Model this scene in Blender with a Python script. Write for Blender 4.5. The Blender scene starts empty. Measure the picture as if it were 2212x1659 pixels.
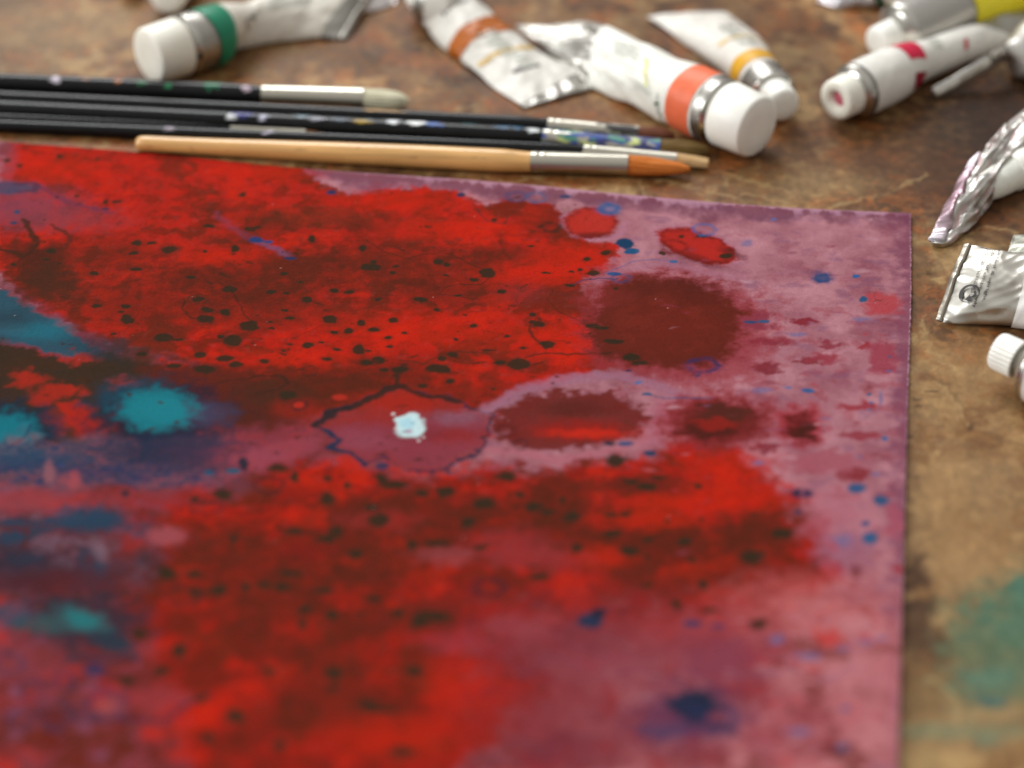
import bpy, math, random
import numpy as np
from mathutils import Vector

# ------------------------------------------------------------------ camera
SC = bpy.context.scene
COL = SC.collection
PITCH = math.radians(35.0)
CAM_H = 0.32
F = 4795.0            # focal length in units of the 2212 px wide working copy of the photo
CX, CY = 1106.0, 829.5
cp, sp = math.cos(PITCH), math.sin(PITCH)
cam_data = bpy.data.cameras.new("camera")
cam = bpy.data.objects.new("camera", cam_data)
COL.objects.link(cam)
cam.location = (0, 0, CAM_H)
cam.rotation_euler = (math.radians(90) - PITCH, 0, 0)
cam_data.sensor_width = 36.0
cam_data.lens = 36.0 * F / 2212.0
cam_data.clip_start = 0.01
cam_data.clip_end = 20
cam_data.dof.use_dof = True
cam_data.dof.focus_distance = CAM_H / (sp + (650 - CY) / F * cp)
cam_data.dof.aperture_fstop = 5.9
cam_data.dof.aperture_blades = 0
SC.camera = cam

# ------------------------------------------------------------------ world and lights
world = bpy.data.worlds.new("World")
SC.world = world
world.use_nodes = True
nt = world.node_tree
for n in list(nt.nodes):
    nt.nodes.remove(n)
out = nt.nodes.new("ShaderNodeOutputWorld")
bg = nt.nodes.new("ShaderNodeBackground")
tc = nt.nodes.new("ShaderNodeTexCoord")
sep = nt.nodes.new("ShaderNodeSeparateXYZ")
ramp = nt.nodes.new("ShaderNodeValToRGB")
mr = nt.nodes.new("ShaderNodeMapRange")
nt.links.new(tc.outputs["Generated"], sep.inputs[0])
nt.links.new(sep.outputs[2], mr.inputs[0])
mr.inputs[1].default_value = -1
mr.inputs[2].default_value = 1
nt.links.new(mr.outputs[0], ramp.inputs[0])
el = ramp.color_ramp.elements
el[0].position = 0.45; el[0].color = (0.10, 0.08, 0.065, 1)
el[1].position = 1.0; el[1].color = (0.80, 0.79, 0.76, 1)
e = el.new(0.58); e.color = (0.30, 0.285, 0.26, 1)
nt.links.new(ramp.outputs[0], bg.inputs[0])
nt.links.new(bg.outputs[0], out.inputs[0])
bg.inputs[1].default_value = 0.88


def area(name, loc, target, sx, sy, power, color):
    d = bpy.data.lights.new(name, 'AREA')
    d.shape = 'RECTANGLE'; d.size = sx; d.size_y = sy
    d.energy = power; d.color = color
    o = bpy.data.objects.new(name, d)
    COL.objects.link(o)
    o.location = loc
    o.rotation_euler = (Vector(target) - Vector(loc)).to_track_quat('-Z', 'Y').to_euler()
    return o


area("window_light", (-0.75, 2.5, 2.0), (0, 0.5, 0), 1.6, 1.5, 68.0, (0.97, 0.985, 1.0))
area("side_window_light", (-2.5, 0.1, 1.25), (0, 0.5, 0.05), 1.2, 1.2, 50.0, (0.94, 0.98, 1.0))

SC.view_settings.view_transform = 'Standard'
SC.view_settings.look = 'None'
SC.view_settings.exposure = 0.1
SC.view_settings.gamma = 1.0
SC.view_settings.use_curve_mapping = False
SC.render.engine = 'CYCLES'
SC.cycles.max_bounces = 6
SC.cycles.use_denoising = True


# ------------------------------------------------------------------ helpers
def at(px, py, z=0.0):
    """point of the photo (2212 px copy) -> world point at height z"""
    dx = (px - CX) / F
    dy = -(py - CY) / F
    d = Vector((dx, cp + dy * sp, -sp + dy * cp))
    t = (CAM_H - z) / (-d.z)
    return Vector((d.x * t, d.y * t, z))


def at_np(px, py):
    dx = (px - CX) / F
    dy = -(py - CY) / F
    dz = -sp + dy * cp
    t = CAM_H / (-dz)
    return dx * t, (cp + dy * sp) * t


def project(x, y, z=0.0):
    rz = z - CAM_H
    fw = y * cp - rz * sp
    up = y * sp + rz * cp
    return CX + F * x / fw, CY - F * up / fw


def lin(c):
    c = np.asarray(c, dtype=np.float64) / 255.0
    return np.where(c <= 0.04045, c / 12.92, ((c + 0.055) / 1.055) ** 2.4)


def sm(a, b, x):
    t = np.clip((x - a) / (b - a), 0, 1)
    return t * t * (3 - 2 * t)


_rng = np.random.RandomState(7)
_P = _rng.permutation(512)
_P = np.concatenate([_P, _P, _P])
_ang = _rng.rand(512) * 2 * np.pi
_GX, _GY = np.cos(_ang), np.sin(_ang)


def pn(x, y, seed=0):
    """2-D gradient noise about -0.7..0.7"""
    x = x + seed * 17.13; y = y - seed * 9.71
    xi = np.floor(x).astype(np.int64); yi = np.floor(y).astype(np.int64)
    xf = x - xi; yf = y - yi
    u = xf * xf * xf * (xf * (xf * 6 - 15) + 10)
    v = yf * yf * yf * (yf * (yf * 6 - 15) + 10)
    xa = xi & 511; xb = (xi + 1) & 511; ya = yi & 511; yb = (yi + 1) & 511

    def g(ix, iy, fx, fy):
        h = _P[_P[ix] + iy] & 511
        return _GX[h] * fx + _GY[h] * fy
    a = g(xa, ya, xf, yf); b = g(xb, ya, xf - 1, yf)
    c = g(xa, yb, xf, yf - 1); d = g(xb, yb, xf - 1, yf - 1)
    return (a + (b - a) * u) * (1 - v) + (c + (d - c) * u) * v


def fbm(x, y, o=4, seed=0, gain=0.5):
    s = 0; a = 1.0; f = 1.0
    for i in range(o):
        s = s + a * pn(x * f, y * f, seed + i * 3)
        a *= gain; f *= 2.03
    return s


def vor(x, y, seed=0):
    """cell noise: (tone 0..1 of the nearest cell, distance to the border)"""
    xi = np.floor(x).astype(np.int64); yi = np.floor(y).astype(np.int64)
    d1 = np.full(x.shape, 9.0); d2 = np.full(x.shape, 9.0); tone = np.zeros(x.shape)
    for i in (-1, 0, 1):
        for j in (-1, 0, 1):
            h = _P[(_P[(xi + i + seed * 7) & 511] + yi + j) & 511] & 511
            h2 = _P[(h + 91) & 511] & 511
            px = xi + i + 0.1 + 0.8 * h / 511.0; py = yi + j + 0.1 + 0.8 * h2 / 511.0
            d = np.hypot(px - x, py - y)
            nearer = d < d1
            d2 = np.where(nearer, d1, np.minimum(d2, d)); tone = np.where(nearer, ((h * 37 + h2 * 11) % 512) / 511.0, tone)
            d1 = np.where(nearer, d, d1)
    return tone, d2 - d1


def set_cols(me, cols, name="Col"):
    at_ = me.color_attributes.new(name, 'FLOAT_COLOR', 'POINT')
    c = np.ones((len(me.vertices), 4), dtype=np.float32)
    c[:, :cols.shape[1]] = cols
    at_.data.foreach_set("color", c.ravel())


def grid_mesh(name, P, cols=None, closed=False, mat=None, smooth=True, capends=False, parent=None):
    """P (nu,nv,3) -> one mesh; closed wraps v"""
    nu, nv = P.shape[:2]
    verts = P.reshape(-1, 3).astype(np.float32)
    iu, iv = np.meshgrid(np.arange(nu - 1), np.arange(nv if closed else nv - 1), indexing='ij')
    iv2 = (iv + 1) % nv
    quads = np.stack([iu * nv + iv, (iu + 1) * nv + iv, (iu + 1) * nv + iv2, iu * nv + iv2], -1).reshape(-1, 4)
    n_extra = 0
    loops = quads.ravel()
    starts = np.arange(len(quads)) * 4
    tot = np.full(len(quads), 4)
    if capends and closed:
        a = np.arange(nv)
        b = (nu - 1) * nv + np.arange(nv)[::-1]
        loops = np.concatenate([loops, a, b])
        starts = np.concatenate([starts, [len(quads) * 4, len(quads) * 4 + nv]])
        tot = np.concatenate([tot, [nv, nv]])
    me = bpy.data.meshes.new(name)
    me.vertices.add(len(verts)); me.vertices.foreach_set("co", verts.ravel())
    me.loops.add(len(loops)); me.loops.foreach_set("vertex_index", loops.astype(np.int32))
    me.polygons.add(len(starts))
    me.polygons.foreach_set("loop_start", starts.astype(np.int32))
    me.polygons.foreach_set("loop_total", tot.astype(np.int32))
    me.update(calc_edges=True)
    if smooth:
        me.polygons.foreach_set("use_smooth", np.ones(len(starts), dtype=bool))
    if cols is not None:
        set_cols(me, cols.reshape(-1, cols.shape[-1]))
    if mat:
        me.materials.append(mat)
    o = bpy.data.objects.new(name, me)
    COL.objects.link(o)
    if parent:
        o.parent = parent
    return o


def tag(o, label=None, cat=None, group=None, kind=None):
    if label: o["label"] = label
    if cat: o["category"] = cat
    if group: o["group"] = group
    if kind: o["kind"] = kind
    return o


def principled(name):
    m = bpy.data.materials.new(name)
    m.use_nodes = True
    return m, m.node_tree, m.node_tree.nodes["Principled BSDF"]


def N(nt_, t, **kw):
    n = nt_.nodes.new(t)
    for k, v in kw.items():
        setattr(n, k, v)
    return n


def add_bump(nt_, bsdf, scale, strength, dist, detail=4, chain=None):
    t = N(nt_, "ShaderNodeTexCoord")
    no = N(nt_, "ShaderNodeTexNoise")
    no.inputs["Scale"].default_value = scale
    no.inputs["Detail"].default_value = detail
    nt_.links.new(t.outputs["Object"], no.inputs["Vector"])
    b = N(nt_, "ShaderNodeBump")
    b.inputs["Strength"].default_value = strength
    b.inputs["Distance"].default_value = dist
    nt_.links.new(no.outputs["Fac"], b.inputs["Height"])
    if chain is not None:
        nt_.links.new(chain.outputs[0], b.inputs["Normal"])
    nt_.links.new(b.outputs[0], bsdf.inputs["Normal"])
    return b, no


def simple(name, rgb, rough=0.5, metal=0.0, bump=None, spec=0.5, vary=0.0, vscale=300, sss=0.0):
    m, t, b = principled(name)
    c = [float(v) for v in lin(rgb)]
    b.inputs["Base Color"].default_value = (*c, 1)
    b.inputs["Roughness"].default_value = rough
    b.inputs["Metallic"].default_value = metal
    b.inputs["Specular IOR Level"].default_value = spec
    if sss:
        b.inputs["Subsurface Weight"].default_value = sss
        b.inputs["Subsurface Radius"].default_value = (0.002, 0.0018, 0.0015)
    if vary:
        tcn = N(t, "ShaderNodeTexCoord"); no = N(t, "ShaderNodeTexNoise")
        no.inputs["Scale"].default_value = vscale; no.inputs["Detail"].default_value = 5
        t.links.new(tcn.outputs["Object"], no.inputs["Vector"])
        r = N(t, "ShaderNodeMapRange")
        r.inputs[1].default_value = 0.3; r.inputs[2].default_value = 0.7
        r.inputs[3].default_value = 1 - vary; r.inputs[4].default_value = 1 + vary * 0.4
        t.links.new(no.outputs["Fac"], r.inputs[0])
        mx = N(t, "ShaderNodeVectorMath", operation='SCALE')
        mx.inputs[0].default_value = c
        t.links.new(r.outputs[0], mx.inputs["Scale"])
        t.links.new(mx.outputs[0], b.inputs["Base Color"])
    if bump:
        add_bump(t, b, *bump)
    return m


def attr_mat(name, rough=0.5, spec=0.5, bump=None, fine=0.0, fscale=2500, rough_metal=None, coat=0):
    """base colour from the Col attribute, its alpha channel = metal share"""
    m, t, b = principled(name)
    a = N(t, "ShaderNodeAttribute", attribute_name="Col")
    if fine:
        tcn = N(t, "ShaderNodeTexCoord"); no = N(t, "ShaderNodeTexNoise")
        no.inputs["Scale"].default_value = fscale; no.inputs["Detail"].default_value = 4
        no.inputs["Roughness"].default_value = 0.65
        t.links.new(tcn.outputs["Object"], no.inputs["Vector"])
        r = N(t, "ShaderNodeMapRange")
        r.inputs[1].default_value = 0.25; r.inputs[2].default_value = 0.75
        r.inputs[3].default_value = 1 - fine; r.inputs[4].default_value = 1 + fine
        t.links.new(no.outputs["Fac"], r.inputs[0])
        mx = N(t, "ShaderNodeVectorMath", operation='SCALE')
        t.links.new(a.outputs["Color"], mx.inputs[0])
        t.links.new(r.outputs[0], mx.inputs["Scale"])
        t.links.new(mx.outputs[0], b.inputs["Base Color"])
    else:
        t.links.new(a.outputs["Color"], b.inputs["Base Color"])
    b.inputs["Roughness"].default_value = rough
    b.inputs["Specular IOR Level"].default_value = spec
    b.inputs["Coat Weight"].default_value = coat
    if rough_metal is not None:
        t.links.new(a.outputs["Alpha"], b.inputs["Metallic"])
        r2 = N(t, "ShaderNodeMapRange")
        r2.inputs[3].default_value = rough; r2.inputs[4].default_value = rough_metal
        t.links.new(a.outputs["Alpha"], r2.inputs[0])
        t.links.new(r2.outputs[0], b.inputs["Roughness"])
    if bump:
        add_bump(t, b, *bump)
    return m


# ------------------------------------------------------------------ painter
REG = {'A': (2.96, 0, 280.2), 'B': (2.96, 622.7, 342.5), 'C': (2.96, 1245.5, 404.8), 'D': (2.96, 0, 778.4),
       'E': (2.96, 622.7, 809.6), 'F': (2.96, 1245.5, 840.7), 'G': (2.22, 0, 1183.2), 'H': (2.96, 1464.7, 1098.5),
       'S': (1.0, 0, 0), 'T': (1.884, 1900.6, 778.4)}


class Painter:
    """pigment laid down stain by stain on the points of a flat sheet"""

    def __init__(self, x, y, asp=0.56):
        self.X, self.Y = project(x, y)
        self.xm, self.ym = x * 1000.0, y * 1000.0
        self.asp = asp
        n = x.size
        self.C = np.zeros((n, 3))
        xm, ym = self.xm, self.ym
        self.nf = fbm(xm * 1.1, ym * 1.1, 3, 1)
        self.nm = fbm(xm * 0.28, ym * 0.28, 3, 5, .42)
        self.nc = fbm(xm * 0.075, ym * 0.075, 4, 11)
        self.w1 = fbm(xm * 0.30, ym * 0.30, 4, 21, .42)
        self.w2 = fbm(xm * 0.30, ym * 0.30, 4, 33, .42)
        self.v1 = fbm(xm * 0.09, ym * 0.09, 3, 41)
        self.v2 = fbm(xm * 0.09, ym * 0.09, 3, 53)

    def over(self, rgb, m, idx=None):
        if rgb[2] > rgb[0] + 18 and rgb[2] > rgb[1] and rgb[1] < 88:
            rgb = (rgb[0] * 0.97, rgb[1] * 1.03, rgb[2] * 0.93)
        c = lin(rgb)
        if idx is None:
            self.C += (c - self.C) * m[:, None]
        else:
            self.C[idx] += (c - self.C[idx]) * m[:, None]

    def local(self, x0, x1, y0, y1):
        return np.nonzero((self.X > x0) & (self.X < x1) & (self.Y > y0) & (self.Y < y1))[0]

    def ell(self, r, cx, cy, rx, ry, rgb, a=0.9, soft=0.2, rough=0.25, ang=0.0, ring=None, warp=0.0):
        s, ox, oy = REG[r]
        cx = cx / s + ox; cy = cy / s + oy; rx = rx / s; ry = ry / s
        g = max(rx, ry) if ang else 0
        k = 1 + soft + rough + 0.5
        idx = self.local(cx - max(rx, g) * k - warp, cx + max(rx, g) * k + warp, cy - max(ry, g) * k - warp, cy + max(ry, g) * k + warp)
        if idx.size == 0:
            return
        dx = self.X[idx] - cx + self.w1[idx] * warp
        dy = self.Y[idx] - cy + self.w2[idx] * warp * self.asp
        if ang:
            ca, sa = math.cos(math.radians(ang)), math.sin(math.radians(ang))
            dx, dy = dx * ca + dy * sa, -dx * sa + dy * ca
        d = np.hypot(dx / rx, dy / ry)
        ph = (cx * 0.37 + cy * 0.91)
        nn = (self.nf[idx] * 0.5 + self.nm[idx]) if rx < 30 else (self.nf[idx] * 0.25 + self.nm[idx] * 0.8)
        d = d + nn * rough
        if ring is not None:
            m = np.exp(-((d - 0.85) / ring) ** 2)
            m *= np.clip(0.65 + 0.8 * pn(self.xm[idx] * 0.5, self.ym[idx] * 0.5, int(ph) % 17), 0.15, 1)
        else:
            m = 1 - sm(1 - soft, 1 + soft, d)
        self.over(rgb, m * a, idx)

    def _pd(self, pts, X, Y, closed):
        k = 1.0 / self.asp
        Y = Y * k
        p = [(x, y * k) for x, y in pts]
        dist = np.full(X.shape, 1e9)
        inside = np.zeros(X.shape, dtype=bool)
        n = len(p)
        tt = np.zeros(X.shape)
        for i in range(n if closed else n - 1):
            x0, y0 = p[i]; x1, y1 = p[(i + 1) % n]
            ex, ey = x1 - x0, y1 - y0
            L = ex * ex + ey * ey + 1e-9
            t = np.clip(((X - x0) * ex + (Y - y0) * ey) / L, 0, 1)
            d = np.hypot(X - x0 - t * ex, Y - y0 - t * ey)
            dist = np.minimum(dist, d)
            if closed:
                cond = ((y0 > Y) != (y1 > Y))
                with np.errstate(divide='ignore', invalid='ignore'):
                    xi = x0 + (Y - y0) * ex / (ey if abs(ey) > 1e-9 else 1e-9)
                inside ^= cond & (X < xi)
        if closed:
            dist = np.where(inside, -dist, dist)
        return dist

    def poly(self, r, pts, rgb, a=1.0, soft=12, warp=14, big=0, fray=0):
        s, ox, oy = REG[r]
        pts = [(x / s + ox, y / s + oy) for x, y in pts]
        xs = [p[0] for p in pts]; ys = [p[1] for p in pts]
        M = soft + warp + big + fray + 10
        idx = self.local(min(xs) - M, max(xs) + M, min(ys) - M, max(ys) + M)
        if idx.size == 0:
            return
        X = self.X[idx] + self.w1[idx] * warp + self.v1[idx] * big
        Y = self.Y[idx] + (self.w2[idx] * warp + self.v2[idx] * big) * self.asp
        d = self._pd(pts, X, Y, True) + self.nf[idx] * soft * 0.35
        if fray:
            d = d + fray * np.abs(self.nm[idx])
        self.over(rgb, (1 - sm(-soft, soft, d)) * a, idx)

    def line(self, r, pts, rgb, w=4, a=0.9, soft=0.6, warp=6, gaps=0.0, fray=0.0):
        s, ox, oy = REG[r]
        pts = [(x / s + ox, y / s + oy) for x, y in pts]
        xs = [p[0] for p in pts]; ys = [p[1] for p in pts]
        M = w * 3 + warp + 6
        idx = self.local(min(xs) - M, max(xs) + M, min(ys) - M, max(ys) + M)
        if idx.size == 0:
            return
        X = self.X[idx] + self.w1[idx] * warp
        Y = self.Y[idx] + self.w2[idx] * warp * self.asp
        d = self._pd(pts, X, Y, False) / w + self.nm[idx] * 0.5 + fray * self.nf[idx]
        m = 1 - sm(1 - soft, 1 + soft, d)
        if gaps:
            m *= np.clip(1 - gaps + gaps * (1 + 3 * self.nc[idx]), 0, 1)
        self.over(rgb, m * a, idx)


TOP_EDGE = [(-900, 238), (0, 312), (300, 335), (650, 370), (1100, 402), (1400, 431), (1700, 455), (1967, 467)]
RIGHT_EDGE = [(467, 1967), (640, 1968), (850, 1961), (1200, 1950), (1659, 1937), (2900, 1899)]


def paint_sheet(p):
    """the abstract watercolour"""
    X, Y, xm, ym = p.X, p.Y, p.xm, p.ym
    # --- underlying mauve wash
    streak = 0.75 * fbm(xm * 0.10 + p.w1 * .4, ym * 0.10 + p.w2 * .4, 4, 61, .42)
    t = np.clip(0.55 + 0.9 * streak + 0.35 * p.nc, 0, 1)
    low = sm(1050, 1450, Y + 60 * p.nc)
    left = 1 - sm(650, 1350, X + 200 * p.nc)
    a0, a1 = lin((142, 82, 94)), lin((184, 126, 136))
    b0, b1 = lin((158, 78, 84)), lin((192, 122, 126))
    c0, c1 = lin((104, 42, 48)), lin((140, 62, 68))
    base = a0 + (a1 - a0) * t[:, None]
    base2 = b0 + (b1 - b0) * t[:, None]
    base = base + (base2 - base) * low[:, None]
    base3 = c0 + (c1 - c0) * t[:, None]
    base = base + (base3 - base) * (left * sm(640, 780, Y))[:, None]
    p.C[:] = base
    # cloudy redder and bluer spots in the wash
    q = fbm(xm * 0.16, ym * 0.2, 4, 71)
    p.over((150, 58, 68), sm(0.12, 0.5, q) * 0.45 * sm(560, 700, Y))
    p.over((120, 78, 106), sm(0.15, 0.55, fbm(xm * 0.13, ym * 0.17, 4, 77)) * 0.4)
    # upper edge: dark wash line with pale frayed rim
    te_x = np.array([q_[0] for q_ in TOP_EDGE]); te_y = np.array([q_[1] for q_ in TOP_EDGE])
    dt = Y - np.interp(X, te_x, te_y)
    fr = fbm(xm * 0.22, ym * 0.10, 4, 83, .6) * 1.2 + 0.3 * p.nc
    rimw = 12 * (0.6 + 1.3 * fr) * sm(500, 1200, X)
    p.over((118, 64, 78), (1 - sm(14, 40, dt + 14 * fr + 20 * p.nc)) * 0.75 * sm(350, 700, X))
    p.over((196, 146, 166), (1 - sm(0.2, 1.3, dt / np.maximum(rimw, 2.5))) * 0.8 * sm(500, 900, X))
    p.over((92, 62, 92), (1 - sm(3, 22, np.abs(dt - 18 + 20 * p.nc))) * 0.22)
    # right edge: darker band and pale torn rim
    re_y = np.array([q_[0] for q_ in RIGHT_EDGE]); re_x = np.array([q_[1] for q_ in RIGHT_EDGE])
    dr = np.interp(Y, re_y, re_x) - X
    p.over((118, 62, 84), (1 - sm(4, 58, dr + 34 * p.nm + 26 * p.nc)) * 0.75 * (1 - 0.6 * sm(1150, 1400, Y)))
    # --- main red field
    PR1 = [(8, 322), (40, 300), (300, 318), (640, 360), (672, 386), (705, 413), (751, 428), (839, 416), (910, 411), (981, 420),
           (1004, 434), (1058, 452), (1100, 438), (1200, 446), (1217, 478), (1241, 511), (1281, 532), (1325, 532),
           (1332, 552), (1298, 585), (1250, 620), (1285, 690), (1290, 760), (1330, 800), (1231, 822), (1129, 851),
           (1055, 886), (960, 905), (830, 885), (760, 900), (640, 900), (560, 850), (470, 800), (330, 765), (200, 728),
           (100, 680), (45, 640), (0, 590), (-60, 560), (-900, 470), (-900, 380), (-60, 420), (0, 400), (8, 380)]
    PR2 = [(380, 1075), (500, 1045), (640, 1010), (760, 1003), (850, 1046), (1000, 1036), (1060, 1012), (1150, 1034),
           (1300, 1010), (1408, 989), (1482, 955), (1583, 969), (1651, 1030), (1718, 1097), (1752, 1128), (1772, 1165),
           (1790, 1235), (1735, 1295), (1660, 1350), (1560, 1385), (1430, 1375), (1290, 1352), (1190, 1335),
           (1110, 1360), (1090, 1400), (1130, 1430), (1190, 1490), (1150, 1570), (1010, 1640), (1000, 1760), (420, 1760),
           (395, 1560), (330, 1420), (262, 1310), (330, 1230), (420, 1180), (330, 1125)]
    p.poly('S', PR1, (150, 60, 66), 0.45, 26, 20, 8)
    p.poly('S', PR2, (158, 54, 56), 0.75, 60, 40, 30)
    p.poly('S', PR1, (170, 31, 17), 0.97, 9, 18, 6)
    p.poly('S', PR2, (156, 29, 17), 0.95, 32, 38, 26)
    # --- brightness play inside the red: streaky brown and glowing scarlet
    inred = sm(0.0, 0.06, (p.C[:, 0] - 2.6 * p.C[:, 2]))
    s1 = fbm(xm * 0.055 + 0.8 * p.v1, ym * 0.055 + 0.8 * p.v2, 4, 91, .42)
    s2 = fbm(xm * 0.14 + 0.5 * p.w1, ym * 0.15 + 0.5 * p.w2, 4, 97, .38)
    p.over((98, 38, 22), inred * sm(-0.05, 0.55, s1 * 1.2 + 0.5 * s2 + 0.05) * 0.8)
    p.over((194, 38, 18), inred * sm(0.05, 0.5, -s1 - 0.4 * s2) * 0.65)
    p.over((120, 30, 18), inred * sm(0.05, 0.45, s2) * 0.45)
    p.over((78, 34, 24), inred * np.exp(-((s2 - 0.16) / 0.022) ** 2) * 0.34)
    p.over((70, 34, 26), inred * np.exp(-(fbm(xm * 0.22 + 1.1 * p.w1, ym * 0.22 + 1.1 * p.w2, 3, 141) / 0.014) ** 2) * 0.30 * sm(-0.1, 0.3, s1 + s2))
    p.over((150, 62, 58), inred * sm(0.22, 0.5, fbm(xm * 0.33, ym * 0.5, 4, 113)) * 0.22)
    # lower half is generally deeper
    p.over((104, 32, 22), inred * sm(950, 1120, Y) * (1 - 0.8 * sm(1480, 1600, Y) * sm(800, 950, X)) * sm(-0.25, 0.35, p.nc + 0.5 * s2) * 0.5 * (1 - 0.75 * sm(1250, 1450, X) * (1 - sm(1100, 1200, Y))))
    # named darker clouds
    BR = (82, 36, 24)
    for c in [(620, 590, 260, 46), (820, 560, 160, 30), (560, 680, 200, 34), (980, 640, 180, 30), (300, 660, 160, 60), (230, 560, 120, 40), (1080, 560, 120, 24), (740, 850, 160, 34), (1000, 860, 130, 26), (850, 1180, 220, 50), (560, 1260, 180, 60), (740, 1540, 160, 60), (1250, 1180, 160, 40), (598, 492, 85, 22), (520, 520, 60, 18), (70, 600, 60, 62), (110, 630, 80, 40), (40, 560, 60, 22), (560, 640, 120, 30), (430, 610, 90, 26),
              (790, 495, 60, 22), (480, 460, 100, 14), (900, 600, 160, 30), (1180, 480, 62, 34), (860, 815, 130, 34),
              (700, 830, 90, 36), (520, 840, 110, 40), (560, 905, 100, 45), (1250, 640, 60, 34), (1350, 815, 70, 18),
              (1360, 1060, 150, 17), (1450, 1180, 170, 36), (1610, 1190, 90, 50), (1640, 1160, 90, 40),
              (900, 1110, 150, 40), (760, 1110, 90, 34), (1150, 1120, 120, 30), (800, 1240, 140, 40), (700, 1430, 120, 60),
              (480, 1180, 100, 40), (1500, 1260, 140, 36), (330, 1240, 90, 30), (560, 1330, 90, 40), (880, 1340, 120, 40),
              (1180, 1100, 90, 40), (300, 1610, 0.1, 0.1)]:
        p.ell('S', *c, BR, 0.58, 0.75, 0.55, warp=26)
    SCR = (198, 36, 16)
    for c in [(110, 372, 120, 28), (560, 378, 110, 18), (860, 440, 110, 22), (980, 500, 120, 22), (1240, 560, 80, 28),
              (1200, 740, 90, 40), (480, 560, 80, 16), (900, 720, 180, 34), (640, 780, 110, 16), (1300, 940, 90, 14),
              (1440, 1095, 80, 16), (1570, 1010, 90, 30), (1050, 1510, 80, 60), (850, 1600, 120, 40), (1000, 1480, 80, 50),
              (1600, 1080, 110, 30), (1400, 1130, 110, 18), (1300, 1210, 60, 22), (430, 1540, 90, 30), (1165, 600, 120, 24)]:
        p.ell('S', *c, SCR, 0.6, 0.8, 0.5, warp=24)
    # --- mauve veil upper left, blue slip
    p.ell('S', 40, 455, 130, 42, (118, 62, 78), 0.75, 0.7, 0.4, warp=20)
    p.ell('S', 150, 480, 110, 26, (134, 56, 62), 0.6, 0.8, 0.4, warp=20)
    p.ell('S', 10, 340, 26, 60, (130, 72, 86), 0.5, 0.6, 0.4)
    p.ell('S', 18, 412, 66, 13, (58, 66, 100), 0.85, 0.35, 0.3)
    p.line('A', [(100, 370), (190, 355), (255, 370), (220, 410), (120, 415)], (78, 50, 66), 5, 0.8)
    p.line('A', [(255, 385), (330, 430), (450, 490), (600, 520), (700, 545)], (92, 50, 72), 7, 0.55)
    p.line('A', [(1380, 560), (1560, 700), (1700, 750), (1850, 830)], (120, 66, 92), 9, 0.32, soft=0.9, warp=12, fray=.4)
    p.line('A', [(1640, 740), (1740, 770), (1840, 820)], (116, 82, 116), 9, 0.5, soft=0.9, warp=8)
    # --- teal and blue river on the left
    p.poly('S', [(-900, 520), (0, 610), (45, 640), (100, 672), (160, 712), (230, 745), (260, 775), (240, 800), (100, 770), (-900, 720)], (120, 52, 66), 0.7, 22, 12)
    p.poly('S', [(-900, 540), (0, 628), (40, 652), (110, 698), (150, 728), (215, 765), (240, 790), (160, 782), (100, 768), (50, 748), (-900, 690)], (36, 74, 98), 0.95, 10, 16)
    p.ell('S', 90, 722, 60, 20, (36, 100, 116), 0.8, 0.6, 0.4, warp=12)
    p.ell('S', 12, 716, 40, 14, (58, 104, 122), 0.5, 0.6, 0.4)
    p.ell('S', 12, 700, 60, 22, (40, 52, 66), 0.55, 0.7, 0.5)
    # dark olive pool
    p.poly('S', [(-900, 700), (0, 742), (90, 768), (160, 790), (230, 770), (330, 800), (420, 830), (400, 868), (470, 890), (330, 850),
                 (250, 870), (225, 930), (170, 990), (0, 905), (-900, 880)], (54, 42, 30), 0.96, 12, 22, 8)
    for c in [(130, 850, 60, 14), (160, 915, 60, 26), (190, 935, 40, 20), (60, 825, 34, 16), (175, 780, 34, 12), (270, 835, 30, 12), (95, 872, 30, 10), (158, 846, 16, 9)]:
        p.ell('S', *c, (158, 40, 28), 0.9, 0.55, 0.75, warp=26)
    p.poly('S', [(120, 880), (180, 870), (215, 945), (190, 948), (150, 920)], (166, 38, 26), 0.95, 8, 14)
    p.poly('S', [(300, 800), (470, 790), (640, 850), (700, 880), (640, 930), (540, 935), (470, 930), (440, 880), (330, 850)], (92, 36, 26), 0.95, 26, 24)
    p.ell('S', 590, 860, 90, 30, (66, 40, 28), 0.7, 0.6, 0.4, warp=20)
    p.ell('S', 520, 905, 70, 24, (74, 36, 28), 0.7, 0.6, 0.4, warp=20)
    p.ell('S', 640, 890, 50, 20, (140, 36, 26), 0.6, 0.6, 0.4, warp=20)
    p.ell('S', 470, 950, 90, 30, (124, 52, 62), 0.7, 0.6, 0.4, warp=20)
    # halo and teal stains
    p.ell('S', 345, 905, 150, 74, (30, 34, 54), 0.94, 0.4, 0.4, warp=28)
    p.ell('S', 372, 975, 120, 34, (32, 42, 66), 0.92, 0.5, 0.4, warp=26)
    p.ell('S', 440, 900, 60, 26, (78, 70, 96), 0.6, 0.7, 0.4, warp=16)
    p.ell('S', 300, 870, 90, 44, (34, 66, 92), 0.7, 0.5, 0.5, warp=24)
    p.ell('S', 338, 893, 80, 44, (26, 112, 124), 0.98, 0.36, 0.24, warp=26)
    p.ell('S', 350, 890, 60, 30, (34, 124, 136), 0.6, 0.7, 0.4)
    p.ell('S', 20, 950, 120, 72, (26, 42, 66), 0.9, 0.4, 0.4, warp=24)
    p.ell('S', 18, 942, 66, 44, (24, 110, 124), 0.95, 0.36, 0.24, warp=26)
    p.line('D', [(200, 430), (170, 500), (120, 540), (60, 570), (50, 590), (110, 600)], (30, 60, 92), 4, 0.8, warp=3)
    p.ell('S', 60, 985, 60, 16, (34, 92, 108), 0.6, 0.6, 0.4, warp=14)
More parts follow.
